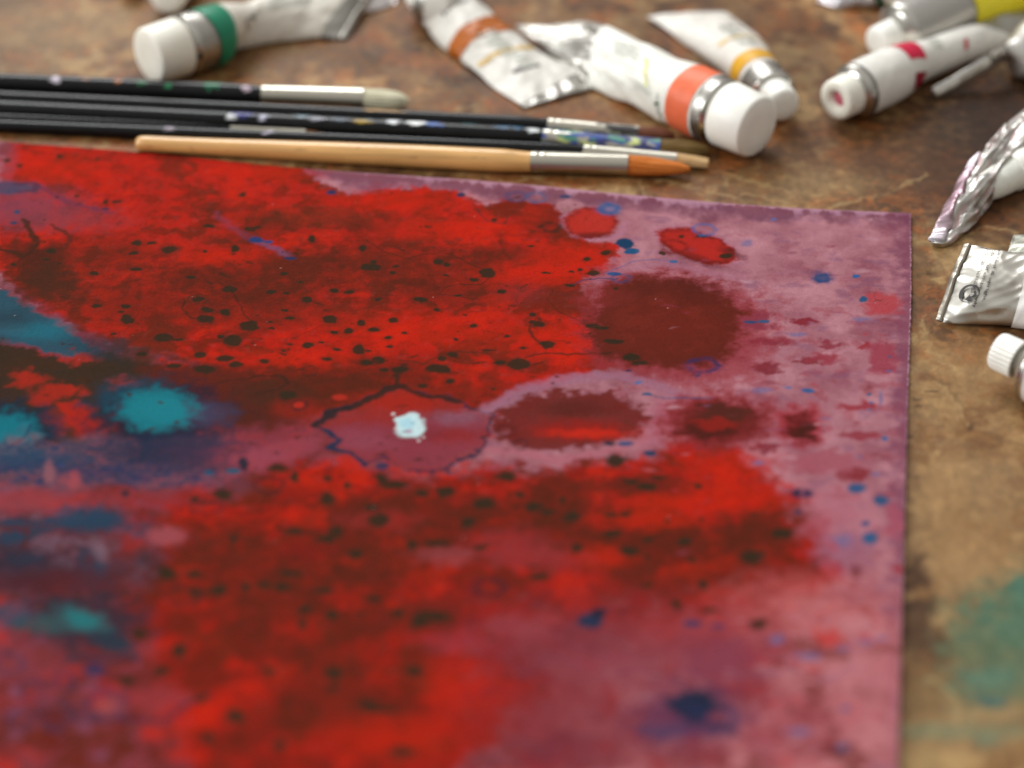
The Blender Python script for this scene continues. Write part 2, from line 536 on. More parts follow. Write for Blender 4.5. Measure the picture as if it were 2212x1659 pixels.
    # turbulent violet-blue strip
    zone = sm(0, 40, Y - 940 + 40 * p.nc) * (1 - sm(1040, 1085, Y + 50 * p.nc)) * (1 - sm(330, 620, X + 60 * p.nc))
    z2 = sm(1085, 1120, Y + 40 * p.nc) * (1 - sm(1230, 1330, Y + 40 * p.nc)) * (1 - sm(230, 350, X + 80 * p.nc))
    tb = fbm(xm * 0.15 + 0.7 * p.w1, ym * 0.26 + 0.7 * p.w2, 4, 131)
    tb2 = fbm(xm * 0.10 + 0.6 * p.w2, ym * 0.17 + 0.6 * p.w1, 4, 137)
    p.over((104, 76, 92), zone * 0.65)
    p.over((42, 52, 86), zone * np.clip(np.exp(-(tb / 0.09) ** 2) * 0.85 + sm(0.2, 0.5, tb) * 0.6, 0, 1))
    p.over((140, 72, 78), zone * sm(0.15, 0.45, -tb) * 0.5)
    p.over((60, 44, 54), z2 * 0.8)
    p.over((38, 60, 88), z2 * sm(-0.05, 0.3, tb2) * 0.85)
    p.over((112, 82, 96), z2 * sm(0.0, 0.4, -tb2) * 0.7)
    p.over((92, 34, 32), z2 * sm(0.1, 0.4, -tb) * 0.6)
    p.ell('S', 372, 984, 140, 34, (30, 42, 70), 0.88, 0.6, 0.4, warp=24)
    p.ell('S', 60, 1002, 130, 24, (34, 62, 96), 0.75, 0.7, 0.4, warp=24)
    p.ell('S', 240, 1030, 150, 20, (44, 52, 88), 0.6, 0.7, 0.5, warp=24)
    p.line('S', [(0, 1020), (90, 1010), (170, 1030), (250, 1020), (330, 1045), (430, 1030), (520, 1020), (540, 1000)], (36, 46, 88), 6, .7, soft=.9, warp=26, gaps=.5)
    p.line('S', [(60, 1040), (140, 1055), (230, 1040), (300, 1060), (400, 1050)], (40, 48, 84), 4, .6, soft=.9, warp=22, gaps=.5)
    p.ell('S', 60, 1090, 140, 26, (148, 60, 66), 0.7, 0.6, 0.4, warp=20)
    p.ell('S', 320, 1085, 120, 20, (140, 48, 52), 0.7, 0.7, 0.4, warp=20)
    p.ell('S', 158, 1047, 19, 18, (164, 72, 76), 0.75, 0.5, 0.5, warp=14)
    p.ell('S', 108, 1030, 12, 26, (150, 90, 96), 0.7, 0.5, 0.3)
    p.ell('S', 190, 1127, 78, 26, (36, 62, 92), 0.85, 0.5, 0.4, warp=18)
    p.ell('S', 360, 1165, 40, 20, (156, 74, 80), 0.8, 0.4, 0.3)
    p.ell('S', 215, 1195, 14, 28, (128, 100, 112), 0.6, 0.7, 0.3, ang=-30)
    p.ell('S', 40, 1240, 120, 44, (50, 42, 54), 0.8, 0.6, 0.5, warp=26)
    p.ell('S', 150, 1265, 150, 30, (84, 34, 36), 0.7, 0.7, 0.5, warp=26)
    p.ell('S', 185, 1352, 135, 62, (48, 42, 52), 0.92, 0.4, 0.4, warp=24)
    p.ell('S', 20, 1335, 60, 22, (44, 68, 96), 0.8, 0.5, 0.4, warp=16)
    p.ell('S', 120, 1355, 70, 20, (56, 80, 92), 0.75, 0.6, 0.4, warp=12)
    p.ell('S', 182, 1346, 52, 20, (38, 112, 116), 0.9, 0.6, 0.3, ang=20, warp=14)
    p.ell('S', 245, 1395, 50, 22, (38, 54, 74), 0.8, 0.5, 0.4, ang=20, warp=10)
    p.ell('S', 30, 1430, 90, 44, (130, 56, 64), 0.75, 0.6, 0.4, warp=20)
    p.ell('S', 340, 1515, 75, 22, (146, 52, 56), 0.85, 0.35, 0.4, warp=20)
    p.ell('S', 240, 1535, 34, 18, (154, 72, 74), 0.8, 0.5, 0.3)
    for c in [(18, 1440, 34, 26), (120, 1550, 44, 34), (230, 1530, 46, 36), (70, 1500, 30, 24), (140, 1480, 26, 20), (45, 1560, 30, 20)]:
        p.ell('S', *c, (52, 50, 86), 0.75, 0.2, 0.35, ring=0.22, warp=12)
    p.ell('S', 205, 1455, 22, 14, (44, 46, 86), 0.85, 0.4, 0.3)
    p.line('G', [(230, 800), (450, 850), (560, 840), (780, 850), (930, 740), (990, 720)], (70, 44, 62), 8, 0.7, warp=12)
    p.line('G', [(330, 560), (440, 540), (520, 560), (640, 540)], (50, 48, 72), 10, 0.7, warp=12)
    # --- the irregular cell with the pale drop
    loop = [(720, 110), (860, 150), (1000, 160), (1080, 190), (1150, 235), (1250, 245), (1310, 290), (1280, 350), (1260, 440),
            (1220, 500), (1150, 555), (1060, 580), (1000, 640), (830, 650), (700, 600), (620, 545), (560, 560), (500, 600),
            (440, 550), (380, 515), (250, 490), (340, 450), (330, 420), (240, 380), (180, 330), (300, 240), (420, 200),
            (560, 150), (640, 110)]
    p.poly('E', loop, (140, 46, 44), 0.75, 12, 12)
    p.ell('E', 720, 190, 260, 70, (160, 38, 26), 0.85, 0.6, 0.4, warp=14)
    p.poly('E', [(260, 370), (450, 320), (800, 320), (1000, 270), (1240, 270), (1270, 350), (1240, 480), (1050, 570), (980, 620), (830, 630), (620, 530), (500, 580), (300, 430)], (134, 56, 68), 0.9, 20, 16)
    p.ell('E', 500, 440, 200, 50, (146, 72, 88), 0.5, 0.8, 0.4, warp=12)
    p.ell('E', 1080, 300, 160, 45, (132, 82, 98), 0.75, 0.6, 0.4, warp=8)
    p.ell('E', 950, 400, 300, 40, (118, 34, 36), 0.5, 0.7, 0.5, warp=16)
    p.poly('S', [(500, 962), (590, 934), (670, 925), (705, 960), (690, 990), (600, 1008), (500, 1020), (450, 1000)], (130, 54, 66), 0.75, 44, 34, 24)
    p.ell('S', 440, 985, 90, 30, (84, 52, 72), 0.45, 0.9, 0.5, warp=34)
    p.poly('S', [(500, 1000), (600, 960), (690, 948), (712, 960), (640, 1000), (560, 1024)], (146, 64, 76), 0.6, 14, 10)
    p.line('E', loop + [loop[0]], (44, 42, 62), 4.2, 0.9, soft=0.95, warp=17, gaps=.5, fray=.4)
    p.ell('E', 600, 300, 160, 50, (150, 40, 34), .55, .9, .5, warp=20)
    p.ell('E', 1100, 420, 120, 50, (150, 42, 38), .5, .9, .5, warp=20)
    p.line('E', [(380, 240), (560, 160), (640, 110), (720, 90)], (58, 38, 32), 10, 0.95, soft=0.5, warp=8)
    p.line('E', [(180, 340), (300, 250), (380, 230)], (48, 38, 40), 13, 0.95, soft=0.5, warp=10)
    p.line('E', [(700, 90), (690, 30), (740, -40)], (58, 38, 30), 7, 0.9, soft=0.6, warp=6)
    p.line('E', [(500, 600), (380, 515), (250, 490), (340, 440), (240, 380)], (38, 46, 76), 6, 0.9, soft=0.4, warp=6)
    p.line('E', [(720, 100), (860, 160), (1000, 165), (1090, 200)], (62, 36, 28), 8, 0.85, soft=0.6, warp=6)
    p.ell('E', 775, 352, 100, 76, (196, 220, 222), 1.0, 0.14, 0.24, warp=9)
    p.ell('E', 760, 335, 50, 34, (164, 208, 222), 0.8, 0.5, 0.3)
    p.ell('E', 770, 385, 26, 12, (172, 140, 160), 0.8, 0.4, 0.3)
    for c in [(672, 274, 14, 10), (835, 442, 10, 8), (865, 420, 9, 7), (690, 368, 12, 8)]:
        p.ell('E', *c, (206, 190, 190), 0.9, 0.2, 0.2)
    # --- crimson clouds in the mauve on the right
    p.poly('S', [(1290, 590), (1480, 590), (1640, 640), (1680, 720), (1640, 830), (1440, 845), (1290, 800), (1268, 700)], (148, 52, 60), 0.75, 38, 40, 20)
    p.poly('C', [(140, 640), (400, 580), (720, 585), (980, 700), (1100, 790), (1070, 950), (1040, 1090), (870, 1180), (600, 1210), (380, 1170), (90, 1120), (40, 950), (80, 780)], (136, 46, 48), 0.9, 40, 34, 12)
    p.poly('C', [(160, 650), (400, 595), (710, 600), (960, 715), (1070, 800), (1020, 950), (1000, 1080), (850, 1150), (600, 1190), (400, 1140), (130, 1100), (80, 950), (120, 800)], (94, 36, 26), 0.97, 24, 30, 8)
    bl = p.local(1270, 1640, 590, 850)
    p.over((128, 46, 34), sm(0.0, 0.5, s2[bl] + s1[bl]) * 0.4 * (1 - sm(0.5, 1.1, np.hypot((p.X[bl] - 1445) / 150, (p.Y[bl] - 700) / 88))), bl)
    p.ell('C', 600, 900, 320, 160, (118, 38, 28), 0.4, 0.8, 0.6, warp=30)
    p.ell('C', 700, 680, 240, 70, (78, 32, 26), 0.5, 0.8, 0.5, warp=30)
    for c in [(1130, 640, 50, 22), (1290, 650, 60, 22)]:
        p.ell('S', c[0], c[1], c[2], c[3], (150, 50, 52), 0.3, 0.8, 0.4, warp=20)
    # ring cells
    p.line('S', [(1222, 470), (1218, 490), (1240, 512), (1290, 525), (1340, 515), (1350, 490)], (172, 112, 132), 8, 0.75, soft=0.9)
    p.ell('C', 90, 245, 175, 100, (176, 44, 32), 0.97, 0.12, 0.16)
    p.ell('C', 110, 325, 90, 20, (94, 32, 26), 0.7, 0.6, 0.4)
    p.ell('C', 775, 395, 285, 112, (170, 112, 132), 0.6, 0.25, 0.2, ang=18)
    p.ell('C', 770, 395, 262, 95, (172, 38, 28), 0.98, 0.10, 0.2, ang=18, warp=5)
    p.ell('C', 740, 470, 200, 30, (90, 30, 26), 0.6, 0.6, 0.4, ang=18, warp=8)
    p.ell('C', 990, 440, 90, 24, (96, 30, 28), 0.7, 0.6, 0.4, ang=18, warp=8)
    p.line('C', [(130, 620), (330, 540), (560, 500), (800, 560), (1060, 610)], (164, 108, 126), 12, 0.5, soft=0.9)
    p.ell('C', 90, 245, 185, 108, (96, 34, 34), 0.75, 0.2, 0.2, ring=.12)
    p.ell('C', 770, 395, 270, 100, (88, 30, 28), 0.8, 0.2, 0.2, ang=18, ring=.12, warp=4)
    # pale arc
    p.line('S', [(1055, 892), (1130, 850), (1231, 824), (1330, 818), (1400, 832), (1470, 862)], (156, 104, 124), 17, 0.8, soft=0.7, warp=10, fray=0.35)
    p.poly('S', [(1065, 905), (1130, 864), (1220, 850), (1330, 858), (1398, 890), (1400, 930), (1350, 958), (1250, 980), (1150, 982), (1080, 955)], (108, 36, 30), 0.95, 13, 34, fray=10)
    p.ell('S', 1250, 935, 100, 22, (150, 34, 26), 0.7, 0.7, 0.5, warp=18)
    p.ell('S', 1270, 944, 80, 9, (198, 42, 26), 0.8, 0.7, 0.4, warp=12)
    p.ell('S', 1240, 890, 70, 18, (84, 36, 28), 0.6, 0.7, 0.5, warp=12)
    p.line('S', [(1480, 890), (1430, 930), (1395, 958), (1300, 984), (1200, 1002), (1130, 985), (1060, 980)], (172, 98, 110), 12, 0.75, soft=0.9, fray=0.3)
    p.poly('S', [(1420, 860), (1470, 870), (1450, 930), (1430, 975), (1380, 985), (1400, 920)], (168, 100, 116), 0.7, 16, 20)
    # frayed maroon stars
    for c in [(1549, 916, 128, 62, (150, 46, 52)), (1553, 918, 100, 48, (104, 34, 30)), (1560, 905, 60, 26, (80, 38, 30)), (1530, 938, 60, 16, (78, 32, 26)), (1545, 922, 50, 12, (134, 34, 28)),
              (1730, 928, 56, 46, (156, 50, 58)), (1728, 930, 32, 32, (96, 30, 26)), (1735, 940, 24, 20, (70, 32, 26)),
              (1843, 1036, 34, 16, (128, 38, 44)), (1733, 702, 26, 8, (128, 36, 46)), (1752, 786, 30, 10, (120, 38, 44)), (1780, 780, 40, 12, (146, 56, 68)),
              (1651, 803, 30, 12, (124, 42, 52)), (1640, 700, 30, 20, (132, 52, 66)), (1660, 745, 50, 10, (134, 46, 58)), (1790, 752, 30, 8, (134, 50, 62)), (1905, 665, 40, 24, (172, 66, 72)),
              (1870, 757, 22, 7, (148, 48, 56)), (1855, 887, 44, 9, (148, 52, 62)), (1860, 950, 50, 8, (142, 56, 66)), (1655, 975, 26, 7, (130, 46, 56)), (1905, 780, 30, 40, (150, 62, 76)),
              (2006 - 70, 1245, 12, 10, (150, 38, 48)), (1780, 1010, 90, 22, (160, 84, 96)), (1770, 1155, 30, 24, (150, 40, 44)), (1800, 1245, 26, 22, (170, 50, 52)), (1930, 1145, 20, 40, (160, 80, 96))]:
        p.ell('S', c[0], c[1], c[2], c[3], c[4], 0.92, 0.4, 0.36, warp=22)
    # lower right cloud fringe and washes
    for c in [(1260, 1370, 270, 90, (124, 42, 44)), (1150, 1510, 140, 130, (120, 40, 42)), (1380, 1470, 190, 100, (134, 56, 64)), (1480, 1350, 170, 50, (138, 50, 52)),
              (1560, 1420, 120, 60, (136, 56, 66)), (1250, 1620, 150, 70, (116, 46, 56))]:
        p.ell('S', c[0], c[1], c[2], c[3], c[4], 0.5, 0.8, 0.4, warp=40)
    lr = p.local(1000, 1750, 1250, 1680)
    mk = sm(1270, 1340, p.Y[lr] + 60 * p.nc[lr]) * (1 - sm(1500, 1700, p.X[lr] + 120 * p.nc[lr]))
    p.over((150, 62, 68), mk * sm(0.0, 0.5, s1[lr] + .5 * s2[lr]) * .7, lr)
    p.over((96, 36, 44), mk * sm(0.0, 0.5, -s2[lr]) * .6, lr)
    p.over((152, 34, 26), mk * sm(0.12, 0.5, tb[lr] if False else fbm(xm[lr] * .12, ym[lr] * .12, 4, 401)) * .6, lr)
    for c in [(1700, 1290, 130, 40, (184, 84, 84)), (1640, 1350, 120, 36, (180, 84, 88)), (1480, 1370, 120, 30, (158, 60, 64)), (1780, 1330, 90, 40, (190, 110, 112)),
              (1860, 1300, 60, 20, (158, 84, 92)), (1520, 1410, 160, 34, (140, 56, 64)), (1200, 1420, 110, 50, (128, 52, 62)), (1280, 1380, 90, 40, (120, 48, 56)),
              (1120, 1360, 70, 26, (150, 62, 70)), (1350, 1450, 120, 40, (142, 70, 82)), (1560, 1440, 80, 50, (128, 62, 82)), (1270, 1560, 140, 70, (134, 54, 62)), (1620, 1500, 70, 40, (132, 50, 60)),
              (1800, 1120, 70, 60, (178, 104, 118)), (1830, 1200, 60, 40, (148, 96, 120)), (1690, 1590, 120, 50, (160, 76, 86)), (1870, 1500, 80, 90, (190, 116, 122)),
              (1460, 1600, 100, 60, (126, 58, 70)), (1200, 1640, 100, 40, (110, 44, 56)), (1350, 1050, 130, 14, (98, 36, 26)), (1100, 1190, 90, 34, (150, 50, 54)), (1180, 1215, 90, 22, (150, 50, 52)),
              (960, 1210, 60, 16, (150, 68, 72)), (650, 1200, 60, 20, (124, 30, 24)), (820, 1130, 70, 22, (150, 44, 42)), (1010, 1395, 80, 22, (152, 56, 66)), (560, 1000, 60, 18, (148, 66, 80))]:
        p.ell('S', c[0], c[1], c[2], c[3], c[4], 0.6, 0.75, 0.5, warp=34)
    # dark branching run at far left
    p.line('A', [(160, 600), (200, 680), (240, 740), (210, 800), (150, 830), (0, 780)], (66, 38, 26), 7, 0.9, warp=8)
    p.line('A', [(335, 630), (420, 680), (460, 700), (420, 780), (300, 800)], (88, 38, 28), 5, 0.8, warp=8)
    p.ell('A', 250, 850, 140, 110, (70, 36, 26), 0.75, 0.7, 0.5, warp=30)
    p.ell('A', 330, 1000, 200, 120, (66, 40, 28), 0.7, 0.7, 0.5, warp=34)
    p.ell('A', 820, 1470, 180, 90, (52, 44, 38), 0.6, 0.7, 0.5, warp=30)
    p.ell('A', 640, 1420, 150, 70, (44, 50, 66), 0.6, 0.7, 0.5, warp=20)
    p.ell('A', 2000, 580, 330, 60, (84, 44, 26), 0.5, 0.7, 0.5, warp=22)
    # --- fine dry-line contours over the red
    ck = fbm(xm * 0.10 + 0.5 * p.v1, ym * 0.13 + 0.5 * p.v2, 3, 151)
    wl = np.abs(ck - 0.08) / (0.012 + 0.012 * np.abs(p.nm))
    inred = sm(0.0, 0.06, (p.C[:, 0] - 2.6 * p.C[:, 2]))
    p.over((72, 36, 26), inred * (1 - sm(0.4, 1.4, wl)) * 0.38 * sm(-0.1, 0.25, p.nc + 0.1))
    DL = (56, 36, 26)
    p.line('B', [(500, 540), (620, 620), (760, 660), (860, 630), (1040, 630), (1150, 690), (1250, 730)], DL, 1.8, 0.6, warp=5)
    p.line('B', [(1280, 790), (1230, 830), (1100, 820), (1000, 850), (960, 890), (1080, 900), (1210, 920)], DL, 1.8, 0.6, warp=5)
    p.line('B', [(1560, 1060), (1540, 1120), (1580, 1180), (1640, 1200)], DL, 3, 0.7, warp=5)
    p.line('B', [(1520, 1290), (1640, 1265), (1900, 1270), (2060, 1260)], DL, 3.2, 0.7, warp=6, gaps=0.4)
    p.line('B', [(1700, 850), (1660, 920), (1720, 990), (1870, 1060)], DL, 1.5, 0.55, warp=4)
    p.line('B', [(1790, 840), (1880, 800), (1980, 790), (2100, 790)], (44, 52, 96), 2, 0.7, warp=4)
    p.line('B', [(1180, 310), (1230, 380), (1280, 420), (1390, 440), (1400, 380)], (86, 42, 40), 2.2, 0.7, warp=4)
    p.line('B', [(720, 1310), (860, 1330), (1000, 1270), (1100, 1250), (1260, 1260), (1340, 1320)], (80, 40, 28), 4, 0.6, warp=8)
    p.line('A', [(1180, 1100), (1170, 1170), (1230, 1220), (1330, 1235)], DL, 2.4, 0.65, warp=6)
    p.line('A', [(1400, 990), (1500, 1060), (1540, 1160), (1600, 1240)], DL, 2.4, 0.65, warp=6)
    p.line('A', [(1380, 1640), (1560, 1610), (1700, 1590), (1820, 1600), (1840, 1650)], DL, 3, 0.6, warp=8)
    p.line('D', [(1560, 150), (1620, 120), (1780, 110), (1850, 150), (1790, 200), (1650, 230)], (60, 36, 28), 4, 0.7, warp=8)
    # --- spots
    K = (50, 41, 29)
    spots = {
        'A': [(380, 190, 22, 14), (45, 218, 18, 10), (130, 245, 16, 10), (625, 207, 15, 8), (495, 440, 15, 9), (680, 478, 24, 13), (1550, 435, 22, 12), (1340, 637, 38, 10), (1605, 655, 36, 15), (1640, 648, 26, 9), (1995, 718, 26, 22), (875, 742, 32, 20), (970, 745, 35, 10), (1085, 785, 50, 26), (860, 808, 30, 13), (1505, 783, 30, 22), (1310, 796, 18, 9), (605, 940, 25, 13), (870, 915, 38, 12), (300, 850, 30, 8), (325, 795, 35, 16), (90, 885, 18, 8), (385, 877, 18, 7), (1225, 965, 38, 11), (1815, 938, 28, 12), (1475, 1040, 48, 22), (1270, 1105, 44, 17), (1325, 1170, 38, 18), (1440, 1185, 30, 20), (1315, 1228, 55, 24), (1595, 1270, 58, 34), (1490, 1365, 60, 36), (1410, 1340, 25, 14), (815, 1235, 50, 28), (810, 1150, 28, 12), (620, 1153, 34, 12), (775, 1188, 20, 8), (1050, 1350, 60, 28), (1140, 1362, 40, 10), (730, 1328, 22, 9), (1280, 1460, 38, 20), (1730, 1248, 18, 7), (1740, 1290, 26, 7), (1850, 1225, 34, 10), (1820, 1175, 30, 10), (1835, 1062, 26, 9), (1740, 1058, 32, 10), (1965, 1105, 32, 18), (2110, 1232, 52, 26), (2140, 1050, 26, 12), (2140, 1315, 26, 10), (1965, 1400, 42, 20), (1860, 1390, 20, 8), (2060, 1382, 18, 7), (1690, 1495, 36, 15), (2095, 1488, 30, 12), (1815, 1430, 18, 7), (1310, 1555, 64, 28), (1510, 1520, 50, 20), (1440, 1480, 60, 18), (1110, 1532, 44, 16), (910, 1460, 36, 12), (1925, 995, 18, 8), (2160, 1430, 22, 8)],
        'B': [(478, 592, 24, 20), (530, 715, 70, 23), (545, 683, 22, 12), (665, 755, 25, 12), (685, 712, 24, 10), (850, 923, 42, 18), (955, 683, 34, 15), (1015, 700, 22, 15), (1280, 755, 60, 30), (1190, 795, 27, 12), (1315, 408, 20, 11), (300, 866, 26, 12), (383, 876, 32, 13), (575, 922, 24, 11), (948, 988, 22, 10), (1085, 897, 22, 8), (1008, 765, 18, 7), (1365, 872, 32, 14), (468, 1072, 28, 18), (675, 1055, 28, 20), (390, 1127, 35, 20), (547, 1115, 33, 14), (298, 1130, 26, 9), (637, 1162, 22, 12), (743, 1135, 16, 6), (1070, 1177, 18, 9), (1180, 1088, 30, 12), (1560, 1015, 26, 11), (1560, 1060, 26, 12), (1605, 1075, 34, 17), (1405, 1152, 24, 11), (1500, 1232, 24, 9), (1655, 1212, 46, 28), (455, 1245, 42, 32), (647, 1225, 22, 9), (520, 1248, 18, 6), (315, 1244, 22, 9), (215, 1197, 18, 7), (575, 1313, 46, 24), (505, 1328, 36, 18), (250, 1303, 24, 10), (1050, 1275, 38, 16), (955, 1367, 80, 28), (980, 1300, 30, 16), (1475, 1335, 70, 38), (1350, 1325, 42, 16), (710, 1372, 54, 22), (610, 1375, 30, 16), (1038, 1445, 32, 16), (1945, 755, 42, 18), (1908, 663, 22, 11), (1865, 732, 18, 9), (1812, 743, 16, 7), (1800, 833, 28, 10), (1940, 1088, 44, 14), (2000, 1100, 50, 12), (2085, 1190, 50, 18), (2185, 1285, 42, 20), (2030, 622, 36, 14), (1555, 577, 18, 8), (1640, 752, 30, 8), (2095, 855, 18, 9), (1925, 1135, 16, 6), (860, 1480, 36, 14), (1315, 1500, 18, 9)],
        'C': [(665, 335, 17, 10), (550, 438, 24, 14), (950, 457, 42, 15), (800, 330, 40, 12), (250, 672, 16, 9), (235, 1000, 60, 16), (350, 1105, 60, 22), (400, 1140, 50, 16)],
        'D': [(1840, 240, 50, 24), (2090, 915, 50, 40), (2150, 1120, 50, 40), (2090, 1160, 50, 24), (1490, 1165, 30, 24), (1880, 1110, 60, 22), (1400, 1490, 44, 34), (1570, 1465, 34, 24), (1700, 1460, 50, 24), (1810, 1470, 50, 30), (1240, 1390, 36, 28), (1060, 1380, 60, 40), (1950, 1620, 40, 26), (1240, 905, 30, 20), (1890, 770, 30, 36), (1780, 710, 60, 24), (1430, 880, 60, 40), (800, 1530, 22, 14), (1250, 1510, 40, 26)],
        'E': [(660, 725, 90, 30), (600, 680, 40, 30), (850, 780, 46, 24), (1000, 770, 54, 34), (1400, 670, 64, 32), (1250, 845, 64, 40), (1150, 970, 42, 34), (1580, 870, 66, 26), (1660, 905, 50, 24), (1810, 935, 56, 38), (580, 950, 60, 50), (530, 870, 50, 22), (960, 1100, 76, 22), (790, 1110, 40, 34), (430, 1170, 40, 30), (1230, 1130, 38, 18), (245, 685, 26, 18), (385, 730, 26, 20), (555, 1455, 46, 24), (105, 1525, 34, 22), (275, 1560, 34, 26), (960, 1570, 85, 30), (850, 1600, 60, 34), (2170, 1155, 50, 28), (1850, 1130, 44, 22), (2070, 1040, 60, 20), (2160, 920, 34, 16), (1750, 822, 22, 16), (1480, 790, 26, 16), (1600, 1310, 56, 24)],
        'F': [(248, 478, 60, 36), (530, 590, 50, 16), (440, 650, 60, 26), (350, 610, 50, 20), (780, 648, 30, 20), (460, 990, 34, 24), (690, 1000, 50, 28), (340, 1060, 52, 32), (735, 1118, 32, 18), (1130, 1100, 85, 46), (1310, 950, 66, 30), (815, 1270, 34, 28), (445, 1280, 44, 16), (630, 1400, 32, 30), (1155, 1530, 52, 32), (790, 860, 22, 12), (570, 870, 18, 10), (1130, 828, 26, 10), (215, 830, 40, 14), (220, 950, 50, 22), (445, 1095, 26, 14), (840, 1440, 50, 16)],
        'G': [(1460, 310, 26, 18), (1590, 340, 30, 26), (1445, 385, 26, 18), (1720, 330, 24, 14), (1905, 330, 30, 18), (2060, 340, 80, 22), (2010, 380, 44, 22), (1130, 825, 44, 34), (860, 510, 32, 32), (780, 610, 36, 20), (1000, 930, 28, 24), (1770, 780, 44, 26), (1850, 800, 60, 12), (1990, 610, 40, 26), (1600, 620, 40, 34), (1290, 610, 28, 22), (610, 655, 32, 24), (670, 430, 34, 30), (1600, 690, 30, 16), (1560, 225, 50, 18), (1400, 140, 50, 14), (960, 740, 30, 22), (1930, 1000, 60, 20), (1340, 960, 30, 20)],
    }
    for r, L in spots.items():
        for i, c in enumerate(L):
            soft = 0.16 if r in 'ABC' else 0.4
            wp = 5 if r in 'ABC' else 9
            p.ell(r, c[0], c[1], c[2] * 1.35, c[3] * 1.4, (98, 36, 26), 0.42, 0.6, 0.5, warp=wp * 2)
            p.ell(r, *c, K, 0.93, soft, 0.24, warp=wp)
    rs = random.Random(5)
    for i in range(560):
        x = rs.uniform(0, 1300); y = rs.uniform(340, 1640)
        if x > 1000 and y > 800 and rs.random() < .4: continue
        s = (1.0 + 3.6 * rs.random() ** 2.6) * (0.8 + (y - 340) / 1300)
        p.ell('S', x, y, s * rs.uniform(1.0, 1.8), s * 0.6, (64, 36, 26), rs.uniform(.3, .8), 0.4, 0.4, warp=4)
    for i in range(90):
        x = rs.uniform(1380, 1940); y = rs.uniform(480, 1640)
        s = rs.uniform(2, 7)
        p.ell('S', x, y, s * rs.uniform(1.2, 3.2), s * 0.6, rs.choice([(128, 50, 62), (120, 80, 108), (150, 66, 78), (196, 150, 160)]), rs.uniform(.15, .5), 0.6, 0.6, warp=9)
    for i in range(46):
        x = rs.uniform(60, 1180); y = rs.uniform(430, 1250)
        if x < 420 and y > 680: continue
        a_ = rs.uniform(-25, 25); l = rs.uniform(7, 17)
        p.ell('S', x, y, l, rs.uniform(1.4, 3.0), (58, 38, 27), rs.uniform(.5, .9), 0.4, 0.5, ang=a_, warp=6)
        for q in range(rs.randint(1, 5)):
            p.ell('S', x + rs.uniform(-26, 26), y + rs.uniform(-10, 10), rs.uniform(1.2, 3), rs.uniform(.8, 1.6), (58, 38, 27), .8, 0.4, 0.3)
    Bc, Nv, Pb = (36, 74, 126), (38, 46, 82), (84, 104, 150)
    blue = [('A', 115, 545, 16, 11, (44, 64, 104)), ('A', 92, 617, 20, 12, (54, 56, 90)), ('A', 1640, 728, 46, 20, (36, 56, 112)), ('A', 1855, 842, 40, 10, (40, 48, 90)), ('A', 2125, 418, 26, 11, Nv), ('A', 680, 520, 30, 12, (72, 44, 66)), ('A', 1720, 740, 30, 9, (48, 62, 120)),
            ('B', 275, 237, 28, 11, (50, 50, 92)), ('B', 1105, 250, 30, 15, Nv), ('B', 1770, 262, 36, 11, (46, 60, 104)), ('B', 2145, 560, 56, 27, (28, 56, 98)), ('B', 2190, 610, 36, 18, (34, 72, 122)), ('B', 2085, 760, 50, 11, (40, 76, 136)),
            ('C', 310, 378, 60, 29, (30, 58, 98)), ('C', 358, 427, 44, 19, (36, 78, 128)), ('C', 620, 493, 28, 9, (64, 92, 134)), ('C', 1785, 588, 24, 12, (38, 92, 146)), ('C', 1828, 738, 30, 16, (34, 78, 124)),
            ('C', 1115, 880, 45, 9, (52, 66, 112)), ('C', 1195, 876, 50, 11, (56, 80, 126)), ('C', 395, 1268, 26, 9, Pb), ('C', 450, 1340, 32, 9, (54, 82, 130)), ('C', 1480, 1320, 46, 15, (52, 88, 136)), ('C', 1350, 1305, 26, 7, Pb),
            ('C', 1870, 1348, 18, 11, (52, 84, 132)), ('C', 1880, 1402, 14, 9, (58, 94, 142)), ('C', 1865, 1448, 14, 8, (88, 96, 130)), ('C', 1965, 1635, 20, 17, (58, 92, 138)), ('C', 2000, 1103, 14, 9, (92, 76, 120)), ('C', 1990, 1196, 20, 8, (100, 88, 128)), ('C', 330, 1190, 20, 8, Nv), ('C', 770, 1222, 18, 9, (60, 56, 100)), ('C', 1260, 225, 20, 9, (96, 100, 150)),
            ('F', 310, 370, 48, 15, (60, 72, 120)), ('F', 210, 368, 36, 16, (42, 46, 66)), ('F', 470, 432, 44, 21, (38, 56, 92)), ('F', 1790, 665, 58, 33, (42, 78, 128)), ('F', 1945, 752, 48, 35, (40, 76, 124)), ('F', 1845, 897, 26, 17, (52, 72, 124)), ('F', 1875, 992, 50, 38, (44, 84, 134)),
            ('F', 1405, 695, 34, 22, (50, 42, 66)), ('F', 1470, 698, 32, 20, (60, 44, 76)), ('F', 1415, 818, 26, 13, (52, 48, 82)), ('F', 1810, 460, 10, 7, Pb), ('F', 740, 1525, 60, 22, (64, 52, 92)),
            ('F', 90, 1510, 80, 46, (44, 48, 76)), ('F', 140, 1450, 56, 24, (38, 38, 56)), ('F', 900, 1540, 40, 18, (92, 56, 84)), ('E', 600, 605, 40, 24, (60, 50, 84)),
            ('H', 1065, 1325, 30, 18, (110, 92, 126)), ('H', 1045, 1575, 44, 28, (92, 80, 122)), ('E', 1940, 1590, 76, 50, (44, 48, 78)), ('E', 1980, 1550, 40, 24, (40, 36, 50)), ('D', 800, 875, 26, 24, (66, 42, 50)), ('D', 170, 780, 24, 14, (48, 52, 96)), ('D', 260, 805, 22, 14, (48, 52, 96)), ('D', 390, 695, 24, 14, (54, 62, 108)), ('D', 1490, 728, 50, 18, (34, 78, 112)), ('D', 1560, 680, 34, 44, (34, 40, 58)), ('D', 1340, 740, 30, 14, (34, 74, 112))]
